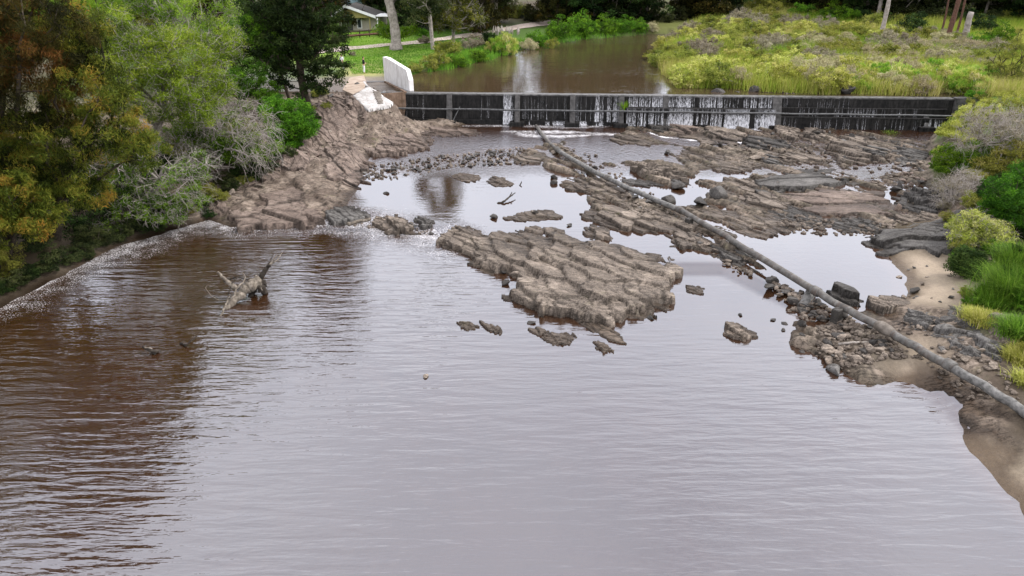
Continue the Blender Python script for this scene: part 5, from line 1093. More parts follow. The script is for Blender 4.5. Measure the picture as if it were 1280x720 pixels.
def plant_geo(rs, base, blobs, n_cl=120, n_leaf=60, rc=.5, length=.16, width=.04, droop=0., flatc=.7, seg=.7, r0=.012, trunk=None, rootspread=.3, shell=.5,
              n_twig=0, twig_len=.6, twig_droop=.4, twig_r=.008, leaf_frac=1., sag=0., leanfix=.3, tintbias=0., tintgrad=0., noiseerode=.0, trunk_r=None, leaf_up=0., jit=.18, fill=None):
    base = np.asarray(base, float)
    B = np.array([[*c, rx, ry, rz] for c, (rx, ry, rz) in blobs], float)
    vol = (B[:, 3]*B[:, 4]*B[:, 5])**.75; pr = vol/vol.sum()
    k = rs.choice(len(B), n_cl, p=pr)
    d = rs.normal(size=(n_cl, 3)); d /= np.linalg.norm(d, axis=1, keepdims=True)
    rad = (shell**3+(1-shell**3)*rs.random(n_cl))**(1/3)
    A = B[k, :3]+d*rad[:, None]*B[k, 3:]
    A[:, 2] = np.maximum(A[:, 2], base[2]+.08)
    # skeleton
    if trunk is None: trunk = [base, base+(B[:, :3].mean(0)-base)*.35]
    tr = [np.asarray(q, float) for q in trunk]
    nodes = []; par = []
    for i in range(len(tr)-1):
        m = max(2, int(np.linalg.norm(tr[i+1]-tr[i])/seg)+1)
        for t in np.linspace(0, 1, m, endpoint=False)[(0 if i == 0 else 0):]:
            nodes.append(tr[i]*(1-t)+tr[i+1]*t); par.append(len(nodes)-2)
    nodes.append(tr[-1]); par.append(len(nodes)-2)
    root_d = list(np.concatenate([[0], np.cumsum(np.linalg.norm(np.diff(np.array(nodes), axis=0), axis=1))]))
    nn = len(nodes); ntr = nn
    NP = np.zeros((nn+n_cl*60, 3)); NP[:nn] = nodes; RD = np.zeros(len(NP)); RD[:nn] = root_d
    PAR = np.full(len(NP), -1); PAR[:nn] = par; PAR[0] = -1
    order = np.argsort(np.linalg.norm(A-tr[-1], axis=1)); tip = np.zeros(n_cl, int)
    lowest = 0 if rootspread >= 1 else max(0, int(ntr*rootspread))
    for j in order:
        a = A[j]; dd = np.linalg.norm(NP[lowest:nn]-a, axis=1)+.35*RD[lowest:nn]+.5*np.maximum(0, NP[lowest:nn, 2]-a[2]-sag)
        i = int(np.argmin(dd))+lowest; p0 = NP[i]; v = a-p0; ln = np.linalg.norm(v); m = min(55, max(1, int(ln/seg)))
        mid = np.array([0, 0, ln*.12+sag*ln*.25]); prev = i
        for t in np.linspace(0, 1, m+1)[1:]:
            q = p0+v*t+mid*4*t*(1-t)*.6+(rs.normal(0, seg*jit, 3) if t < 1 else 0)
            NP[nn] = q; PAR[nn] = prev; RD[nn] = RD[prev]+ln/m; prev = nn; nn += 1
        tip[j] = prev
    cnt = np.zeros(nn)
    cnt[tip] += 1
    for i in range(nn-1, 0, -1): cnt[PAR[i]] += cnt[i]
    rr = r0*np.maximum(cnt, 1)**.5
    if trunk_r: rr[:ntr] = np.linspace(trunk_r, max(rr[ntr-1], trunk_r*.55), ntr)
    idx = np.arange(1, nn); pa = PAR[idx]
    same = rr[pa]; rb = rr[idx]; ra = np.minimum(same, rb*1.35+.004)
    V1, F1 = tubes_np(NP[pa], NP[idx], ra, rb, 6)
    WV, WF = [V1], [F1]; nb = len(V1)
    TI = rs.random(n_cl)*.75+rs.random()*.1
    if n_twig:
        P0 = np.repeat(A, n_twig, 0); m = len(P0)
        out = A-np.array([*(B[:, :2].mean(0)), base[2]]); out /= np.linalg.norm(out, axis=1, keepdims=True)+1e-9
        dirs = np.repeat(out, n_twig, 0)*.8+rs.normal(size=(m, 3))*.7; dirs /= np.linalg.norm(dirs, axis=1, keepdims=True)
        K = 5; prev = P0; rp = np.full(m, twig_r*1.6)
        for q in range(K):
            if q == 2:                      # side twigs
                prev = np.concatenate([prev, prev]); rp = np.concatenate([rp, rp*.8]); dirs = np.concatenate([dirs, dirs+rs.normal(size=(m, 3))*.7]); m *= 2
            dirs = dirs+rs.normal(size=(m, 3))*.40; dirs[:, 2] -= twig_droop/K; dirs /= np.linalg.norm(dirs, axis=1, keepdims=True)
            nx_ = prev+dirs*(twig_len/K*rs.uniform(.5, 1.4, m))[:, None]; rn = rp*.78
            v, f = tubes_np(prev, nx_, rp, rn, 3); WV.append(v); WF.append(f+nb); nb += len(v); prev = nx_; rp = rn
        # side twigs
    wood = (np.vstack(WV), np.vstack(WF))
    sel = rs.random(n_cl) < leaf_frac
    C = np.repeat(A[sel], n_leaf, 0); T = np.repeat(TI[sel], n_leaf)
    if len(C):
        o = rs.normal(size=(len(C), 3)); o /= np.linalg.norm(o, axis=1, keepdims=True); o *= (rs.random(len(C))**.5)[:, None]*rc*np.repeat(rs.uniform(.6, 1.35, sel.sum()), n_leaf)[:, None]
        o[:, 2] *= flatc; C = C+o
        T = np.clip(T+rs.normal(0, .12, len(C))+tintbias+tintgrad*fbm(C[:, 0]*.35, C[:, 1]*.35+C[:, 2]*.4, 5, 2), 0, 1)
        LV = leaves_np(C, T, rc, rs, length, width, droop, 1., leaf_up)
    else: LV = None
    return wood, LV
def plant(name, label, cat, base, blobs, leaf, bark, seed, group=None, wood_name='branches', leaf_name='foliage', extra=None, **kw):
    rs = np.random.default_rng(seed)
    base = np.asarray(base, float); blobs = [blr(t) for t in blobs]; DY[0] = 0.
    wood, LV = plant_geo(rs, base, blobs, **kw)
    e = tag(empty(name, base), label, cat, group)
    link(wood_name, mesh_np(wood_name, wood[0]-base, wood[1], M[bark]), e)
    if LV is not None: link(leaf_name, mesh_np(leaf_name, LV[0]-base, LV[1], M[leaf], dict(tint=LV[2]), smooth=False), e)
    return e
DY = [0.]
def bl(px, py, Y, r, squash=.8, deep=1.): return ('bl', px, py, Y, r, squash, deep)
def blr(t):
    if not isinstance(t[0], str): return t
    _, px, py, Y, r, squash, deep = t
    c = W(px, py, Y+DY[0]); m = mpp(c)*r
    return (c, (m, m*deep, m*squash))
def gnd(px, py): return G(px, py)
def gxy(x, y): return np.array([x, y, float(height(np.array([x]), np.array([y]))[0])])

CAS = dict(length=.26, width=.035, droop=.9, flatc=.8, tintgrad=.5)
# --- left bank, nearest: rust-tinged feathery trees
def onbank(px, py, Y):
    g = G(px, py); DY[0] = g[1]-Y; return g
plant('feathery_tree', 'dark feathery tree filling the top left corner, with rusty brown tips', 'tree', onbank(10, 300, 33), [bl(20, 30, 32, 75), bl(80, 60, 33, 50), bl(-60, 60, 32, 90), bl(30, 120, 32, 60), bl(-20, -40, 33, 50), bl(-110, -90, 32, 100)], 'cas_dark', 'bark_dark', 11,
      n_cl=520, n_leaf=170, rc=.55, seg=.7, r0=.013, trunk_r=.3, shell=.35, tintbias=.05, **CAS)
plant('feathery_tree', 'tall feathery tree with orange-brown tips leaning over the left pool', 'tree', onbank(70, 300, 31.5), [bl(110, 110, 31, 48), bl(60, 170, 31, 60), bl(20, 210, 30.5, 60), bl(140, 160, 31.5, 45), bl(175, 190, 31.5, 34), bl(100, 225, 31, 42), bl(-40, 180, 31, 70), bl(95, 40, 32, 40)], 'cas', 'bark_dark', 12,
      n_cl=560, n_leaf=160, rc=.5, seg=.7, r0=.012, trunk_r=.25, shell=.4, **CAS)
plant('feathery_shrub', 'low rust-orange feathery shrub at the left edge above the water', 'shrub', onbank(10, 330, 28.5), [bl(20, 240, 28.5, 38), bl(35, 275, 28.5, 28), bl(-20, 270, 28, 50), bl(60, 265, 29, 18)], 'cas', 'bark_dark', 13,
      n_cl=190, n_leaf=150, rc=.4, seg=.5, r0=.01, shell=.4, tintbias=.12, length=.24, width=.035, droop=.8, flatc=.8, tintgrad=.5)
plant('moss_shrub', 'small olive-green shrub at the very left edge, just above the shore', 'shrub', onbank(5, 345, 27), [bl(5, 325, 27.2, 26), bl(-25, 330, 27, 34)], 'olive', 'bark_dark', 14, n_cl=90, n_leaf=140, rc=.3, length=.12, width=.03, seg=.4, r0=.006)
# --- pale wispy scrub
plant('wispy_tree', 'pale yellow-green wispy tree with grey bare twigs behind the rusty trees', 'tree', onbank(190, 230, 40), [bl(170, 75, 40, 50), bl(225, 70, 41, 48), bl(140, 40, 41, 36), bl(205, 115, 39, 45), bl(255, 100, 40, 36), bl(280, 60, 43, 30), bl(140, 100, 38, 34), bl(240, 135, 38, 34)], 'wisp', 'bark_grey', 21,
      n_cl=640, n_leaf=130, rc=.6, length=.17, width=.035, seg=.7, r0=.010, shell=.4, n_twig=2, twig_len=1.0, twig_droop=.3, twig_r=.009, trunk_r=.2, jit=.28, tintgrad=.4)
plant('wispy_tree', 'grey-green half bare tree at the top, left of the dark broadleaf tree', 'tree', onbank(260, 120, 52), [bl(230, 25, 52, 35), bl(265, 45, 52, 30), bl(180, 15, 54, 36), bl(215, -30, 54, 50), bl(290, 20, 54, 28), bl(150, -10, 54, 40)], 'wisp', 'bark_grey', 22,
      n_cl=440, n_leaf=90, rc=.7, length=.22, width=.05, seg=.8, r0=.012, shell=.4, n_twig=2, twig_len=1.2, twig_droop=.2, twig_r=.012, trunk_r=.25, jit=.28, tintgrad=.4)
plant('bare_shrub', 'white-branched leafless shrub drooping over the left shelf', 'shrub', onbank(250, 210, 38.5), [bl(300, 155, 38, 40, .7), bl(265, 140, 38.5, 36, .7), bl(315, 185, 37.5, 30, .7), bl(250, 190, 37.5, 30), bl(225, 165, 38, 28)], 'lowgreen', 'bark_dead', 23,
      n_cl=260, n_leaf=60, rc=.45, leaf_frac=.45, seg=.5, r0=.016, shell=.35, n_twig=3, twig_len=1.6, twig_droop=1.6, twig_r=.011, sag=1.2, jit=.34)
plant('bare_shrub', 'grey dead-looking shrub with spidery branches above the foamy left shore', 'shrub', onbank(190, 260, 34), [bl(170, 190, 34, 34), bl(215, 225, 33.5, 34, .7), bl(240, 205, 34.5, 26), bl(135, 215, 33, 30)], 'lowgreen', 'bark_dead', 24,
      n_cl=170, n_leaf=70, rc=.42, leaf_frac=.6, seg=.45, r0=.016, shell=.4, n_twig=2, twig_len=1.3, twig_droop=1.2, twig_r=.010, sag=1.0, jit=.36)
plant('low_shrub', 'green shrub with whitish twigs trailing over the foam at the left shore', 'shrub', onbank(180, 280, 32.2), [bl(165, 255, 31.8, 30, .6), bl(205, 262, 32, 34, .55), bl(135, 285, 31, 24, .5), bl(238, 250, 33, 22, .6), bl(160, 228, 32.4, 25)], 'lowgreen', 'bark_dead', 25,
      n_cl=230, n_leaf=75, rc=.32, length=.12, width=.04, seg=.4, r0=.012, shell=.45, n_twig=3, twig_len=.7, twig_droop=.6, twig_r=.008, jit=.3)
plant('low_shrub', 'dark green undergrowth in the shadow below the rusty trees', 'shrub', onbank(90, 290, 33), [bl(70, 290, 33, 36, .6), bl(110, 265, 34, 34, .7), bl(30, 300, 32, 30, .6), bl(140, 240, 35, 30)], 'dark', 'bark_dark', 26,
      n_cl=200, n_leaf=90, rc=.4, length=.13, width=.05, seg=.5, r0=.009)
# --- mid left
for i, (nm, lab, b_, blobs, leaf, n, kw) in enumerate([
    ('lime_shrub', 'vivid yellow-green leafy crown at the top left between rusty tree and wispy scrub', (115, 120, 46), [bl(95, 15, 46, 30), bl(60, 10, 46, 24), bl(140, 30, 46, 24), bl(125, 5, 47, 26)], 'lime', 200, {}),
    ('lime_shrub', 'small bright green shrub left of the dark broadleaf tree', (300, 150, 47), [bl(285, 100, 47, 18), bl(305, 112, 47, 14), bl(270, 108, 46, 14)], 'bright', 120, {}),
    ('round_shrub', 'dark green rounded shrub at mid left near the top', (300, 130, 50), [bl(280, 55, 50, 24), bl(300, 75, 49, 22), bl(265, 75, 50, 18), bl(315, 55, 50, 16)], 'dark', 200, {}),
    ('round_shrub', 'mid green bushy shrub directly left of the dark broadleaf tree trunk', (325, 150, 50), [bl(315, 90, 50, 22), bl(335, 60, 52, 22), bl(335, 115, 50, 18), bl(310, 35, 52, 24)], 'bright', 190, dict(tintbias=-.15)),
    ('round_shrub', 'bright green rounded bush standing on the bank above the left shelves', (365, 178, 47), [bl(362, 150, 47.5, 30, .85), bl(345, 138, 48, 22), bl(380, 160, 47, 18), bl(350, 172, 46.5, 16), bl(368, 186, 46, 10)], 'bright', 330, dict(tintgrad=.3)),
    ('olive_shrub', 'olive undergrowth behind the white-branched shrub', (250, 190, 43), [bl(250, 165, 42, 30), bl(290, 185, 41, 26, .6), bl(330, 190, 43, 22, .5)], 'lowgreen', 200, dict(tintbias=-.2)),
    ('olive_shrub', 'green scrub high on the left bank behind the wispy tree', (120, 110, 55), [bl(150, 55, 55, 35), bl(190, 40, 56, 30), bl(105, 70, 52, 30)], 'olive', 200, {})]):
    plant(nm, lab, 'shrub', onbank(*b_), blobs, leaf, 'bark_dark', 40+i, n_cl=n, n_leaf=90, rc=.42, length=.15, width=.06, seg=.6, r0=.010, shell=.4, **kw)
tb = gnd(385, 132)
plant('broadleaf_tree', 'dense dark green broadleaf tree with dark trunks beside the lawn', 'tree', tb, [bl(375, 40, tb[1], 40), bl(400, 60, tb[1]-.5, 34), bl(350, 60, tb[1], 34), bl(385, 5, tb[1]+.5, 45), bl(340, 15, tb[1], 36), bl(415, 88, tb[1]-1, 22), bl(355, 95, tb[1], 24), bl(395, 100, tb[1]-1, 20), bl(425, 30, tb[1], 18), bl(375, -40, tb[1], 50)], 'dark', 'bark_dark', 51,
      trunk=[tb, tb+[-.2, 0, 1.3], tb+[-.3, 0, 2.6], tb+[-.2, 0, 4.2]], n_cl=620, n_leaf=80, rc=.5, length=.22, width=.11, seg=.8, r0=.016, trunk_r=.34, shell=.45, tintgrad=.3)
t2 = gnd(362, 125)
plant('broadleaf_tree', 'slim dark tree just left of the dense broadleaf tree', 'tree', t2, [bl(345, 70, t2[1], 26), bl(330, 30, t2[1], 30), bl(322, 5, t2[1], 30)], 'dark', 'bark_dark', 52, trunk=[t2, t2+[-.3, 0, 1.5], t2+[-.7, 0, 3.5]], n_cl=190, n_leaf=80, rc=.5, length=.2, width=.1, seg=.8, r0=.014, trunk_r=.16)

# --- trees out of the frame on the near left: they mirror in the foreground water
for i, (x, y, h, r) in enumerate([(-31, 27, 16, 4.5), (-31, 16, 17, 5.5), (-29, 5, 14, 5), (-35, 37, 20, 5.5), (-34, -6, 14, 5)]):
    g = gxy(x, y)
    plant('feathery_tree', ['feathery tree on the left bank just outside the picture', 'broad feathery tree on the left bank nearest the viewer', 'feathery tree on the left bank behind the viewer', 'feathery tree standing back on the left bank', 'feathery tree far behind the viewer on the left bank'][i], 'tree', g, [(g+[0, 0, h*.62], (r, r, h*.36)), (g+[1.5, 0, h*.35], (r*.8, r*.8, h*.22))], 'cas', 'bark_dark', 60+i, n_cl=170, n_leaf=80, rc=.9, length=.45, width=.09, droop=.8, seg=1.2, r0=.02, trunk_r=.3, shell=.4)

# --- right bank
for i, (nm, lab, b_, blobs, leaf, bark, n, kw) in enumerate([
    ('green_shrub', 'bright yellow-green bush at the right end of the weir', (1200, 165, 50), [bl(1195, 165, 50, 20), bl(1215, 145, 51, 20), bl(1180, 182, 49, 13), bl(1225, 160, 50, 18)], 'willow', 'bark_grey', 230, dict(tintbias=-.2)),
    ('green_shrub', 'bushy green shrub on the right bank beside the rock shelf', (1200, 215, 45), [bl(1185, 195, 46, 18), bl(1205, 205, 45, 20), bl(1178, 220, 45, 11), bl(1230, 190, 46, 22)], 'bright', 'bark_grey', 220, {}),
    ('bare_bush', 'pale grey leafless bush among green ones on the right bank', (1225, 190, 46.5), [bl(1230, 155, 46, 26), bl(1255, 170, 45, 26), bl(1212, 175, 45.5, 18), bl(1270, 150, 46, 24)], 'greybrush', 'bark_dead', 150, dict(leaf_frac=.8, n_leaf=40, n_twig=4, twig_len=.9, twig_droop=.1, twig_r=.009, jit=.3)),
    ('bare_bush', 'low grey twiggy bush overhanging the rocks on the right bank', (1195, 250, 41.5), [bl(1190, 238, 41.5, 20, .8), bl(1205, 225, 42, 18), bl(1180, 248, 41, 12)], 'greybrush', 'bark_dead', 120, dict(leaf_frac=.5, n_leaf=30, n_twig=4, twig_len=.8, twig_droop=.4, twig_r=.008, jit=.3)),
    ('green_shrub', 'dark green rounded bush at the right edge of the picture', (1262, 290, 37), [bl(1255, 240, 37, 26), bl(1275, 262, 36.5, 30), bl(1240, 262, 37, 15), bl(1290, 225, 38, 30)], 'bright', 'bark_dark', 330, dict(tintbias=-.3)),
    ('straw_shrub', 'yellowish tangled shrub below the dark bush on the right bank', (1225, 310, 35), [bl(1215, 280, 35.5, 21), bl(1240, 295, 35, 22), bl(1205, 298, 35, 14)], 'willow', 'bark_dead', 220, dict(n_twig=3, twig_len=.5, twig_r=.007)),
    ('green_shrub', 'dark green low shrub beside the sandy patch on the right bank', (1215, 345, 32.5), [bl(1210, 325, 33, 18), bl(1225, 340, 32.5, 18), bl(1200, 335, 33, 12)], 'dark', 'bark_dark', 200, dict(tintbias=.25)),
    ('olive_shrub', 'brownish olive bush on the far right bank above the weir end', (1260, 110, 55), [bl(1262, 75, 56, 30), bl(1245, 95, 55, 22), bl(1280, 100, 54, 26), bl(1285, 50, 57, 26)], 'olive', 'bark_dark', 300, dict(tintbias=-.12)),
    ('green_shrub', 'loose green shrub between the grey bare bush and the dark bush on the right', (1250, 215, 42), [bl(1235, 210, 42, 20), bl(1265, 195, 42, 24), bl(1220, 225, 41, 12)], 'olive', 'bark_grey', 200, {}),
    ('green_shrub', 'yellow-green shrub at the right edge just below the weir end', (1265, 150, 49), [bl(1262, 130, 50, 20), bl(1285, 140, 49, 20), bl(1235, 132, 51, 14)], 'willow', 'bark_grey', 180, dict(tintbias=-.3)),
    ('green_shrub', 'shrub outside the right edge beside the tussocks', (1320, 400, 30), [bl(1320, 360, 31, 40), bl(1350, 300, 33, 50)], 'bright', 'bark_dark', 160, {})]):
    k = dict(n_cl=n, n_leaf=85, rc=.32, length=.13, width=.04, seg=.45, r0=.009, shell=.4); k.update(kw)
    plant(nm, lab, 'shrub', onbank(*b_), blobs, leaf, bark, 80+i, **k)

# --- grass tussocks on the right shore
def tussock_geo(rs, n, h, spread, w=.034, lean=.8, nseg=4):
    b = rs.normal(0, spread*.35, (n, 2)); az = np.arctan2(b[:, 1], b[:, 0])+rs.normal(0, .7, n); ln = h*rs.uniform(.5, 1.2, n); le = lean*rs.uniform(.2, 1.2, n)
    pts = []
    for q in np.linspace(0, 1, nseg+1):
        out = le*q**1.8*ln; up = ln*(q-.45*le*q**2.4)
        pts.append(np.stack([b[:, 0]+np.cos(az)*out, b[:, 1]+np.sin(az)*out, up], -1))
    sx = np.stack([-np.sin(az), np.cos(az), az*0], -1)
    V = []
    for i, q in enumerate(pts): ww = w*(1-i/(nseg+.3)); V += [q-sx*ww/2, q+sx*ww/2]
    V = np.stack(V, 1).reshape(-1, 3); m = 2*(nseg+1)
    f = np.array([[2*i, 2*i+1, 2*i+3, 2*i+2] for i in range(nseg)]); F = (f[None]+(np.arange(n)*m)[:, None, None]).reshape(-1, 4)
    return V, F, np.repeat(np.clip(rs.random(n)*.8+rs.normal(0, .1, n), 0, 1), m)
TUS = [('large bright green grass tussock at the right edge of the picture', 1262, 372, 1.5, 1.3, 2600, 'grass'), ('bright tussock leaning over the slabs, left of the largest tussock', 1238, 385, 1.1, .9, 1600, 'grass'), ('grass tussock behind the largest one, below the dark bush', 1272, 335, 1.2, 1.1, 1800, 'grass'),
       ('short mossy grass clump between slabs and tussocks', 1228, 402, .5, .8, 1300, 'willow'), ('grass clump at the right edge just above the slabs', 1272, 418, .8, .9, 1600, 'grass'), ('yellowish grass clump at the right edge beside the dark slab', 1278, 452, .6, .8, 1200, 'willow'), ('low grass tuft above the white-topped slab', 1215, 395, .45, .55, 700, 'willow'),
       ('small tuft at the right edge near the pipe', 1283, 480, .5, .6, 700, 'willow'), ('green tuft growing among rocks near the right half of the weir', 1112, 170, .55, .7, 500, 'grass'), ('tussock just beyond the right edge of the picture', 1300, 380, 1.4, 1.2, 1500, 'grass')]
for i, (lab, px, py, h, sp, n, mt) in enumerate(TUS):
    rs = np.random.default_rng(300+i); V, F, T = tussock_geo(rs, n, h, sp); g = gnd(px, py)
    o = link('grass_tussock', mesh_np('grass_tussock', V, F, M[mt], dict(tint=T), smooth=False), loc=g-[0, 0, .05]); tag(o, lab, 'grass tussock')
# ferny weed on the weir and one leaf tuft
rs = np.random.default_rng(9); q = np.array(wp(s_at(780), .5, 1.9)); V, F, T = tussock_geo(rs, 260, .9, .35, .08, .5); 
tag(link('weir_weed', mesh_np('weir_weed', V, F, M['lime'], dict(tint=T), smooth=False), loc=q), 'bright green weed growing on a pier of the weir', 'plant')

# --- shrubs copied along banks and over the marsh
def shrub_proto(seed, leaf, bark, h=2.0, r=1.4, n_cl=60, n_leaf=60, **kw):
    rs = np.random.default_rng(seed)
    k = dict(rc=.38, length=.2, width=.07, seg=.5, r0=.012, shell=.3); k.update(kw)
    wood, LV = plant_geo(rs, np.zeros(3), [((0, 0, h*.5), (r, r, h*.5)), ((r*.4, .2, h*.35), (r*.7, r*.7, h*.35)), ((-r*.5, -.2, h*.4), (r*.6, r*.6, h*.35))], n_cl=n_cl, n_leaf=n_leaf, **k)
    V = np.vstack([wood[0], LV[0]]); F = np.vstack([wood[1], LV[1]+len(wood[0])])
    T = np.concatenate([np.zeros(len(wood[0])), LV[2]]); mi = np.concatenate([np.zeros(len(wood[1])), np.ones(len(LV[1]))])
    return mesh_np('shrub', V, F, [M[bark], M[leaf]], dict(tint=T), smooth=False, midx=mi)
SP = {k: [shrub_proto(500+j*10+i, l, b_, **kw) for i in range(2)] for j, (k, l, b_, kw) in enumerate([
    ('willow', 'willow', 'bark_grey', dict(leaf_up=.6)), ('olive', 'olive', 'bark_grey', dict(leaf_up=.4)), ('grey', 'greybrush', 'bark_grey', dict(n_twig=3, twig_len=.6)), ('straw', 'straw', 'bark_grey', dict(leaf_up=1.2, width=.05)), ('green', 'bright', 'bark_dark', {}), ('dark', 'dark', 'bark_dark', {}), ('gum', 'gum', 'bark_dark', {}), ('reed', 'reed', 'bark_grey', dict(leaf_up=1.6, length=.4, width=.05))])}
def put_shrub(kind, px, py, rpx, label, group, hs=1., rs=None, name='marsh_shrub', cat='shrub'):
    g = gnd(px, py); s = rpx*mpp(g)/1.55
    o = link(name, SP[kind][int(rs.integers(2))], loc=g-[0, 0, .1*s]); o.rotation_euler = (0, 0, rs.uniform(0, 6.28)); o.scale = (s, s, s*hs*rs.uniform(.85, 1.15))
    return tag(o, label, cat, group)
MARSH = [(845, 110), (818, 84), (818, 70), (835, 52), (870, 38), (940, 26), (1060, 40), (1180, 50), (1245, 70), (1240, 118), (1100, 117), (960, 114), (900, 111)]
LABM = dict(willow=('yellow-green marsh shrub on the flat above the weir', 'yellow-green marsh shrubs'), olive=('olive marsh shrub on the flat above the weir', 'olive marsh shrubs'), grey=('grey leafless marsh shrub on the flat above the weir', 'grey marsh shrubs'), straw=('straw-coloured seeding bush on the flat above the weir', 'straw-coloured marsh bushes'), green=('fresh green bush on the flat above the weir', 'green marsh bushes'), reed=('clump of green reeds on the flat above the weir', 'reed clumps'))
rs = np.random.default_rng(77)
def pick(px, py):
    z = vn(np.array([px/38.]), np.array([py/12.]), 3)[0]+rs.normal(0, .13)
    if px > 1075 and py > 88: return 'reed' if z > .35 else 'straw'
    if px < 1000 and py > 88: return 'willow' if z > .3 else ('straw' if z > .2 else 'olive')
    if 1000 <= px < 1080 and py > 84: return 'willow' if z > .35 else 'straw'
    if py > 55 and px > 1000: return 'grey' if z < .45 else ('straw' if z < .62 else 'olive')
    if py > 55: return 'willow' if z > .55 else ('grey' if z < .33 else 'olive')
    return 'olive' if z < .5 else ('willow' if z < .66 else 'grey')
rows = []
for py in (116, 109, 102, 95, 88, 81, 74, 67, 61, 55, 49, 44, 39, 34, 30):
    st = 26-(116-py)*.10
    for px in np.arange(820, 1250, st):
        q = (px+rs.uniform(-.4, .4)*st, py+rs.uniform(-2.5, 2.5))
        if sdf(np.array(MARSH, float), np.array([q[0]]), np.array([q[1]]))[0] > -1: rows.append((*q, st*rs.uniform(.62, .95)))
for q in rows[:260]:
    k = pick(q[0], q[1]); put_shrub(k, q[0], q[1], q[2], *LABM[k], hs=(.85 if k != 'reed' else .7)*(1.25 if q[1] > 98 else 1), rs=rs)
for (k, px, py, r, lab, nm) in [
    ('olive', 545, 85, 20, 'olive bank shrub at the water edge right of the white wall', 'bank_shrub'), ('olive', 520, 90, 11, 'small dry shrub nearest the white wall', 'bank_shrub'), ('green', 572, 83, 16, 'green bush on the left bank, above the weir', 'bank_shrub'), ('olive', 560, 70, 18, 'greyish bush behind the green bush on the left bank', 'bank_shrub'),
    ('green', 598, 76, 15, 'low green bush at the bend of the left bank', 'bank_shrub'), ('grey', 590, 62, 16, 'brown-grey bush near the pale double trunk', 'bank_shrub'), ('reed', 632, 68, 17, 'tall reed clump with pale plumes on the left bank', 'bank_shrub'), ('reed', 618, 66, 13, 'reed clump left of the plumed one', 'bank_shrub'),
    ('dark', 611, 56, 16, 'dark rounded bush at the foot of the pale double trunk', 'bank_shrub'), ('straw', 660, 62, 13, 'dry straw-coloured bush at the left bank waterline', 'bank_shrub'), ('green', 672, 56, 17, 'green bush left of the big bank thicket', 'bank_shrub'),
    ('green', 700, 48, 22, 'large green thicket on the left bank, left half', 'bank_shrub'), ('green', 728, 44, 22, 'large green thicket on the left bank, middle', 'bank_shrub'), ('green', 755, 42, 20, 'large green thicket on the left bank, right half', 'bank_shrub'), ('green', 780, 40, 15, 'fresh green bush at the right end of the bank thicket', 'bank_shrub'), ('green', 800, 39, 13, 'last small green bush on the left bank before the bend', 'bank_shrub'),
    ('straw', 815, 40, 10, 'dry bush where the river bends out of sight', 'bank_shrub'), ('olive', 690, 60, 10, 'low olive bush overhanging the far water', 'bank_shrub'),
    ('green', 420, 52, 16, 'green bush left of the cream bungalow', 'bank_shrub'), ('green', 478, 44, 9, 'light green bush beside the big pale trunk, left', 'bank_shrub'), ('green', 505, 44, 9, 'light green bush beside the big pale trunk, right', 'bank_shrub'), ('dark', 512, 42, 8, 'dark little bush behind the big pale trunk', 'bank_shrub'), ('green', 528, 45, 9, 'fresh green shrub beyond the gravel path', 'bank_shrub'), ('grey', 441, 70, 5, 'small grey tuft on the lawn', 'bank_shrub'), ('grey', 530, 54, 8, 'dark brownish bush beside the path', 'bank_shrub')]:
    put_shrub(k, px, py, r, lab, 'shrubs of the far left bank', hs=.9 if k != 'reed' else 1.3, rs=rs, name=nm)
for (k, px, py, r, lab) in [('green', 1040, 27, 20, 'bright green bush in front of the far trees'), ('green', 1065, 30, 14, 'green bush left of the white pole-like trunk'), ('dark', 1140, 44, 20, 'dark bush right of the white pole-like trunk'), ('dark', 1135, 52, 12, 'reddish dark clump below the dark bush'), ('dark', 1228, 44, 22, 'dark rounded evergreen bush near the pale stump'), ('green', 1245, 60, 22, 'fresh green bush on the right above the marsh'), ('green', 1220, 62, 18, 'bright green low bush below the dark evergreen'), ('olive', 1190, 58, 16, 'olive bush beneath the reddish trunks'), ('green', 1000, 22, 18, 'pale green bush in the far marsh'), ('olive', 1090, 36, 16, 'olive bush behind the white pole-like trunk'), ('olive', 960, 22, 16, 'small olive bush at the far left of the marsh')]:
    put_shrub(k, px, py, r, lab, 'bushes below the far right trees', rs=rs, name='far_shrub')
# reeds and tall grass between the marsh shrubs
def blades(poly, n, h, rs, w=.05):
    q = np.array(inpoly(poly, n, rs)); X = np.zeros((n, 3))
    for i, (a, b_) in enumerate(q): X[i] = P(a, b_, 3.45)
    X[:, 2] = height(X[:, 0], X[:, 1]); ok = X[:, 2] > ZU-.05; X = X[ok]; n = len(X)
    az = rs.uniform(0, 6.28, n); hh = h*rs.uniform(.5, 1.3, n); d = np.stack([np.cos(az), np.sin(az), az*0], -1); ln = np.stack([rs.normal(0, .2, n), rs.normal(0, .2, n), az*0], -1)
    V = np.stack([X-d*w, X+d*w, X+ln*hh[:, None]+[0, 0, 1]*hh[:, None]], 1).reshape(-1, 3)
    t = np.clip(.45+.5*fbm(X[:, 0]*.15, X[:, 1]*.12, 2)+rs.normal(0, .12, n), 0, 1)
    return V, np.arange(3*n).reshape(n, 3), np.repeat(t, 3)
rs = np.random.default_rng(21)
V, F, T = blades([(845, 112), (818, 80), (835, 50), (900, 20), (1280, 20), (1280, 122), (1000, 118)], 140000, 1.25, rs, .035)
tag(link('reeds', mesh_np('reeds', V, F, M['reed'], dict(tint=T), smooth=False)), kind='stuff')
V, F, T = blades([(515, 100), (560, 70), (640, 52), (760, 36), (800, 38), (820, 42), (700, 58), (600, 80), (560, 90)], 9000, .55, rs)
tag(link('bank_grass', mesh_np('bank_grass', V, F, M['grass'], dict(tint=T), smooth=False)), kind='stuff')
V, F, T = blades([(425, 60), (440, 92), (480, 92), (520, 90), (560, 70), (600, 50), (640, 40), (480, 40), (430, 44)], 30000, .14, rs, .03)
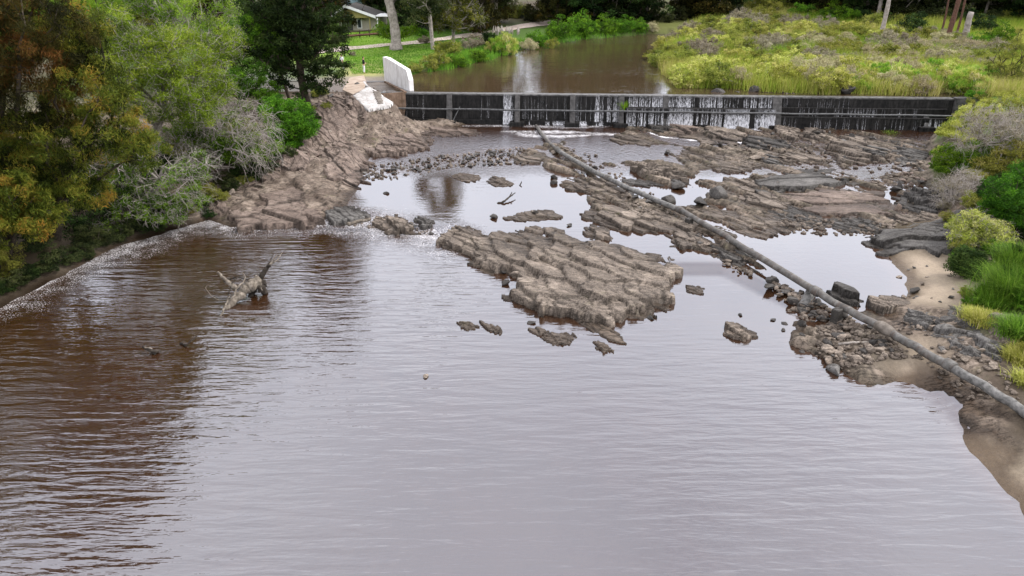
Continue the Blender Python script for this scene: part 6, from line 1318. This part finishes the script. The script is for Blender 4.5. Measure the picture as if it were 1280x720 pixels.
tag(link('lawn_grass', mesh_np('lawn_grass', V, F, M['grass'], dict(tint=np.clip(T, 0, 1)), smooth=False)), kind='stuff')

# --- reed plumes
rs = np.random.default_rng(8); g = gnd(632, 60)
v, f = tubes_np(np.array([[0, 0, 0.], [0, 0, .5]]), np.array([[0, 0, .5], [.05, 0, 1.1]]), np.array([.03, .13]), np.array([.13, .02]), 6); plume = mesh_np('reed_plume', v, f, M['plume'])
for k in range(20):
    o = link('reed_plume', plume, loc=g+np.array([rs.uniform(-2, 2), rs.uniform(-1, 1), 1.7])); o.rotation_euler = (rs.normal(0, .15), rs.normal(0, .15), rs.uniform(0, 6)); tag(o, 'cream feathery seed plume standing above the reeds on the left bank', 'plume', 'reed plumes')

# --- far trees
def tree_proto(seed, leaf, bark, h, r, trunk_h, n_cl, n_leaf, tr=.28, low=False, **kw):
    rs = np.random.default_rng(seed); k = dict(rc=.95, length=.42, width=.16, seg=1.1, r0=.028, shell=.45, trunk_r=tr, rootspread=.2 if low else .5); k.update(kw)
    bend = rs.normal(0, .4, 2)
    bl_ = [((0, 0, h*.70), (r, r, h*.28)), ((r*.6, 0, h*.48), (r*.75, r*.7, h*.2)), ((-r*.6, r*.2, h*.42), (r*.75, r*.7, h*.2)), ((0, -r*.5, h*.34), (r*.9, r*.6, h*.15))]+([((r*.3, .3, h*.16), (r*.9, r*.7, h*.13)), ((-r*.4, -.3, h*.13), (r*.8, r*.7, h*.11))] if low else [])
    wood, LV = plant_geo(rs, np.zeros(3), bl_, n_cl=n_cl, n_leaf=n_leaf, trunk=[np.zeros(3), np.array([bend[0]*.4, bend[1]*.4, trunk_h*.5]), np.array([bend[0], bend[1], trunk_h])], **k)
    return mesh_np('trunk', wood[0], wood[1], M[bark]), mesh_np('crown', LV[0], LV[1], M[leaf], dict(tint=LV[2]), smooth=False)
TP = [tree_proto(700, 'gum', 'bark_pale', 15, 4.5, 5, 150, 95), tree_proto(701, 'gum', 'bark_grey', 13, 5, 4, 150, 95), tree_proto(702, 'dark', 'bark_dark', 12, 4.8, 2.5, 220, 95, low=True), tree_proto(703, 'olive', 'bark_grey', 12, 4.5, 4, 130, 80, n_twig=4, twig_len=1.5, twig_r=.02, tintbias=-.35), tree_proto(704, 'gum', 'bark_pale', 17, 4, 6.5, 140, 95), tree_proto(705, 'cas_dark', 'bark_dark', 14, 5, 3, 220, 95, low=True), tree_proto(706, 'gum', 'bark_grey', 13, 5, 3, 220, 95, low=True)]
def far_tree(k, g, s, label, group, rs, name='far_tree'):
    e = tag(empty(name, g, rs.uniform(0, 6.28)), label, 'tree', group); e.scale = (s, s, s*rs.uniform(.9, 1.1))
    link('trunk', TP[k][0], e); link('crown', TP[k][1], e); return e
rs = np.random.default_rng(55)
for (k, px, py, s, lab) in [(4, 541, 62, .95, 'grey-trunked tree on the left bank with bare twiggy crown'), (3, 567, 56, .9, 'tree with a short pale double trunk beside the path'), (0, 620, 36, 1.1, 'tall dark tree behind the reeds with plumes'), (5, 600, 42, 1., 'dark heavy-crowned tree above the pale double trunk'), (5, 606, 30, .9, 'dark tree close behind the one behind the plumes'),
                         (2, 520, 36, 1., 'dense dark tree right of the big pale trunk'), (2, 560, 34, 1.1, 'dense dark tree behind the path, left'), (1, 590, 30, 1., 'grey-green tree behind the path, right'), (2, 475, 24, .9, 'dark tree behind the cream bungalow, right side'), (5, 415, 36, .9, 'dark tree at the left end of the cream bungalow'), (0, 445, 8, 1., 'tree towering behind the pale blue house')]:
    far_tree(k, gnd(px, py), s, lab, 'trees of the left bank', rs)
FT = []
for px in np.arange(655, 905, 15): FT.append((px+rs.uniform(-5, 5), 30+rs.uniform(-4, 3)-(px-655)*.03, 'a'))
for px in np.arange(665, 900, 19): FT.append((px+rs.uniform(-6, 6), 19+rs.uniform(-3, 3), 'a'))
for px in np.arange(960, 1290, 17): FT.append((px+rs.uniform(-6, 6), (8 if px < 1030 else 22)+rs.uniform(-4, 4), 'b'))
for px in np.arange(900, 1290, 22): FT.append((px+rs.uniform(-6, 6), (2 if px < 1030 else 9)+rs.uniform(-2, 2), 'b'))
for px in np.arange(-40, 640, 34): FT.append((px+rs.uniform(-8, 8), 8+rs.uniform(-4, 4), 'c'))
for px in np.arange(-60, 420, 48): FT.append((px+rs.uniform(-8, 8), 40+rs.uniform(-8, 8), 'd'))
for px in np.arange(1290, 1500, 50): FT.append((px, 30, 'b'))
LT = dict(a=('dark grey-green tree in the far wood beyond the river bend', 'far wood beyond the bend'), b=('dark tree in the far wood behind the marsh', 'far wood behind the marsh'), c=('tree in the wood behind the houses at the top left', 'wood behind the houses'), d=('tree high on the left bank behind the wispy scrub', 'trees high on the left bank'))
for px, py, k in FT:
    if abs(px-664) < 34 or (abs(px-838) < 22 and k == 'a'): continue
    far_tree([2, 5, 6, 6, 5, 0, 4, 2][int(rs.integers(8))], gnd(px, py), rs.uniform(.8, 1.25)*(1 if k != 'd' else .6), *LT[k], rs)
rs = np.random.default_rng(91)
for (x, y) in [(-38, 22), (-44, 30), (-40, 12), (-46, 42), (-38, 48), (-50, 18), (-42, 2), (-52, 55)]:
    g = gxy(x, y); far_tree([2, 5, 6][int(rs.integers(3))], g, rs.uniform(.6, .85), 'tree on the left bank just beyond the left edge of the picture', 'trees beyond the left edge', rs)
# special trunks
def bare_trunk(name, label, px, py, h, r, mat, bend=(0, 0), taper=.6, forks=()):
    g = gnd(px, py); e = tag(empty(name, g), label, 'tree trunk'); mb = MB(); n = 14
    pts = [np.array([bend[0]*t*t+.12*math.sin(t*5), bend[1]*t, h*t-.2]) for t in np.linspace(0, 1, n)]
    rr = [r*(1+.5*math.exp(-t*9))*(1-(1-taper)*t)*(1+.08*math.sin(t*23)) for t in np.linspace(0, 1, n)]
    mb.tube(pts, rr, 12); mb.build('trunk', M[mat], e, smooth=True)
    for (t, dx, dz, fr) in forks:
        q = pts[int(t*(n-1))]; mb = MB(); mb.tube([q, q+[dx*.5, 0, dz*.6], q+[dx, .2, dz]], [fr, fr*.8, fr*.5], 8); mb.build('limb', M[mat], e, smooth=True)
    return e
bare_trunk('dead_tree', 'tall slim white trunk standing like a pole behind the marsh', 1100, 48, 12, .30, 'bark_pale', (.12, 0), .75)
bare_trunk('broken_tree', 'thick pale trunk with split top in front of the cream bungalow', 495, 62, 7.2, .62, 'bark_pale', (-.5, 0), .9, ((.7, -1.1, 2.6, .35), (.72, 1.2, 2.4, .4)))
bare_trunk('broken_tree', 'short broken pale stump among reddish trunks at the far right', 1203, 52, 4.0, .45, 'bark_pale', (.3, 0), .75)
bare_trunk('red_barked_tree', 'reddish trunk, thickest of those left of the broken pale stump', 1182, 54, 9, .34, 'bark_red', (.8, 0), .7)
bare_trunk('red_barked_tree', 'thin reddish trunk just left of the broken pale stump', 1193, 50, 8, .16, 'bark_red', (.2, 0), .7)
bare_trunk('red_barked_tree', 'leftmost of the thin reddish trunks at the far right', 1174, 48, 7, .14, 'bark_red', (.1, 0), .7)
bare_trunk('pale_barked_tree', 'pale trunk in front of the dark far wood, near its middle', 775, 24, 7, .32, 'bark_pale', (.5, 0), .7)
bare_trunk('pale_barked_tree', 'thin pale trunk in the far wood, left one', 751, 24, 6, .2, 'bark_pale', (-.1, 0), .7)
bare_trunk('pale_barked_tree', 'thin leaning pale trunk in the far wood, right one', 791, 24, 5.5, .2, 'bark_pale', (.8, 0), .7)
bare_trunk('pale_barked_tree', 'slender pale trunk at the top left among wispy scrub', 210, 60, 9, .25, 'bark_grey', (-1.4, 0), .7)
g = gnd(495, 58)
plant('trunk_sprouts', 'fresh green sprouts around the base of the thick pale split trunk', 'shoots', g, [((g[0], g[1]-.4, g[2]+1.8), (2.0, 1.2, 1.2)), ((g[0]-1.6, g[1], g[2]+2.4), (1.4, 1, .8)), ((g[0]+1.8, g[1], g[2]+2.), (1.4, 1, .8))], 'bright', 'bark_grey', 91, n_cl=60, n_leaf=45, rc=.6, length=.3, width=.12, seg=.8, r0=.012, tintbias=.1)
rs = np.random.default_rng(66)
for px in np.arange(650, 900, 13): put_shrub(['gum', 'dark', 'gum', 'olive'][int(rs.integers(4))], px+rs.uniform(-4, 4), 27+rs.uniform(-5, 5)-(px-650)*.02, rs.uniform(9, 14), 'dark undergrowth bush along the edge of the far wood', 'undergrowth of the far wood', rs=rs, name='understorey_bush')
for px in np.arange(900, 1290, 14): put_shrub((['gum', 'dark', 'green', 'olive'] if px > 1020 else ['olive', 'willow', 'green', 'olive'])[int(rs.integers(4))], px+rs.uniform(-4, 4), (14 if px < 1030 else 28)+rs.uniform(-5, 4), rs.uniform(9, 15), 'bush along the edge of the wood behind the marsh', 'undergrowth behind the marsh', rs=rs, name='understorey_bush')
for px in list(np.arange(500, 650, 12))+list(np.arange(-30, 430, 26)): put_shrub(['gum', 'dark', 'olive', 'green'][int(rs.integers(4))], px+rs.uniform(-4, 4), (22 if px > 450 else 62)+rs.uniform(-9, 9), rs.uniform(10, 16)*(1 if px > 450 else 1.6), 'undergrowth bush behind the lawn and scrub at the top left', 'undergrowth at the top left', rs=rs, name='understorey_bush')
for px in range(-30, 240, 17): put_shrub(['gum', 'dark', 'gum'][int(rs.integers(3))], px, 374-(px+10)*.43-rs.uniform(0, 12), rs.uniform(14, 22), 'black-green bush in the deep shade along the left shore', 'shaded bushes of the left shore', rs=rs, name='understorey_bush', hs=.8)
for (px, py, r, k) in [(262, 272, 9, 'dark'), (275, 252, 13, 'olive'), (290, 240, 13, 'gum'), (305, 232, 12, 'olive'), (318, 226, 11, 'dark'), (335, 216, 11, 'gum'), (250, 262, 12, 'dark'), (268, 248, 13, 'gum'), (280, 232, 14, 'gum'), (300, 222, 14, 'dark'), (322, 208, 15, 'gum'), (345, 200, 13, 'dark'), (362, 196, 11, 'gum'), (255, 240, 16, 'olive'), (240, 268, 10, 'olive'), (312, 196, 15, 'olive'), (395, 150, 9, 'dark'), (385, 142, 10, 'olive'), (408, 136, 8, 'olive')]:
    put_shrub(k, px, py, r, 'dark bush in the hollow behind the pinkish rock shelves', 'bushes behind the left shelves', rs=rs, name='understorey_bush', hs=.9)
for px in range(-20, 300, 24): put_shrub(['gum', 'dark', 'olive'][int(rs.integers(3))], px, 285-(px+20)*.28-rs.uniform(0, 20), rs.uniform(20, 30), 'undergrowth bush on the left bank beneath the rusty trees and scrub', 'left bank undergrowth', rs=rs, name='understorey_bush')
for (px, py, r, k) in [(1208, 150, 15, 'willow'), (1222, 138, 15, 'olive'), (1216, 128, 12, 'green'), (1200, 330, 15, 'green'), (1198, 318, 14, 'olive'), (1206, 372, 11, 'olive'), (1212, 385, 12, 'green'), (1235, 372, 16, 'green'), (1192, 292, 13, 'willow'), (1184, 276, 11, 'olive'), (1196, 308, 12, 'green'), (1178, 262, 9, 'grey'), (1205, 345, 9, 'olive'), (1170, 212, 10, 'green'), (1176, 196, 12, 'willow'), (1260, 330, 20, 'dark'), (1225, 300, 18, 'olive'), (1245, 318, 18, 'green'), (1290, 300, 26, 'dark'), (1215, 262, 16, 'olive'), (1230, 250, 16, 'dark'), (1265, 275, 22, 'green'), (1285, 390, 24, 'green'), (1250, 355, 16, 'dark'), (1218, 350, 12, 'dark'), (1208, 215, 14, 'green'), (1230, 225, 18, 'olive'), (1265, 235, 20, 'dark'), (1255, 180, 18, 'olive'), (1240, 150, 16, 'willow'), (1280, 190, 20, 'green'), (1275, 160, 20, 'olive'), (1290, 440, 22, 'olive'), (1210, 180, 14, 'willow')]:
    put_shrub(k, px, py, r, 'leafy undergrowth among the shrubs and tussocks of the right bank', 'right bank undergrowth', rs=rs, name='understorey_bush')
# bushes on the left bank
rs = np.random.default_rng(31)
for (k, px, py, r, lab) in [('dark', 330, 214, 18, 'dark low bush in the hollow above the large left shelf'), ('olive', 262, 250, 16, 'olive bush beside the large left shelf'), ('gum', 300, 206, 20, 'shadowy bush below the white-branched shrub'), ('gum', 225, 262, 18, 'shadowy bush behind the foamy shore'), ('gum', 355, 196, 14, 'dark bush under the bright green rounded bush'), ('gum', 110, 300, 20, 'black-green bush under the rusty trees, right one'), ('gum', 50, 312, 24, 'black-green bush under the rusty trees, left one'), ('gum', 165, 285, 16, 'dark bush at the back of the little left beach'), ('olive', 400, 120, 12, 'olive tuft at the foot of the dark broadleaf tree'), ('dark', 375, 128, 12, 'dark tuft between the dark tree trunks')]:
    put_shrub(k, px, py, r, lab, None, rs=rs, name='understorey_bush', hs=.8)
SKYV, EXPO = 10.5, 1.2
# ================================================================ LIGHT AND SKY
SUN_EL, SUN_AZ = R(48), R(80)          # azimuth from +Y towards +X
w = bpy.data.worlds.new('World'); scene.world = w; w.use_nodes = True
nt = w.node_tree; nt.nodes.clear()
out = nt.nodes.new('ShaderNodeOutputWorld'); bg = nt.nodes.new('ShaderNodeBackground'); bg.inputs[1].default_value = .1
sky = nt.nodes.new('ShaderNodeTexSky'); sky.sky_type = 'NISHITA'; sky.sun_disc = False; sky.sun_elevation = SUN_EL; sky.sun_rotation = SUN_AZ; sky.dust_density = 3; sky.air_density = 1.2
tc = nt.nodes.new('ShaderNodeTexCoord')
mp = N(nt, 'ShaderNodeMapping'); mp.inputs['Scale'].default_value = (1, 1, 2.2); L(nt, tc.outputs['Generated'], mp.inputs['Vector'])
cl = noise_n(nt, mp.outputs[0], 1.6, 6, .55, .3)
cloud = ramp(nt, cl, [(.3, (.70, .70, .78)), (.5, (.92, .92, .99)), (.7, (1.12, 1.11, 1.15))])
cs = mixc(nt, 1., cloud, (SKYV, SKYV, SKYV), 'MULTIPLY')
sep = nt.nodes.new('ShaderNodeSeparateXYZ'); L(nt, tc.outputs['Generated'], sep.inputs[0])      # the murk near the horizon is darker
el = mth(nt, 'ADD', mrange(nt, sep.outputs[2], 0, .34, .45, 1.22), mrange(nt, sep.outputs[2], .36, .9, 0, -.12)); cmb = nt.nodes.new('ShaderNodeCombineXYZ')
for i_ in range(3): L(nt, el, cmb.inputs[i_])
cs = mixc(nt, 1., cs, cmb.outputs[0], 'MULTIPLY')
L(nt, mixc(nt, .88, sky.outputs[0], cs), bg.inputs[0]); L(nt, bg.outputs[0], out.inputs[0])
sd = bpy.data.lights.new('sun', 'SUN'); sd.energy = 1.5; sd.angle = R(14); sd.color = (1, .965, .92)
so = bpy.data.objects.new('sun', sd); COL.objects.link(so)
dirv = Vector((math.sin(SUN_AZ)*math.cos(SUN_EL), math.cos(SUN_AZ)*math.cos(SUN_EL), math.sin(SUN_EL)))
so.rotation_euler = (-dirv).to_track_quat('-Z', 'Y').to_euler(); so.location = dirv*60
vs = scene.view_settings; scene.display_settings.display_device = 'sRGB'
vs.view_transform = 'Standard'; vs.look = 'None'; vs.gamma = 1; vs.use_curve_mapping = False; vs.exposure = EXPO
scene.render.engine = 'CYCLES'
cy = scene.cycles; cy.max_bounces = 6; cy.diffuse_bounces = 2; cy.glossy_bounces = 3; cy.transmission_bounces = 3; cy.transparent_max_bounces = 6
cy.use_denoising = True
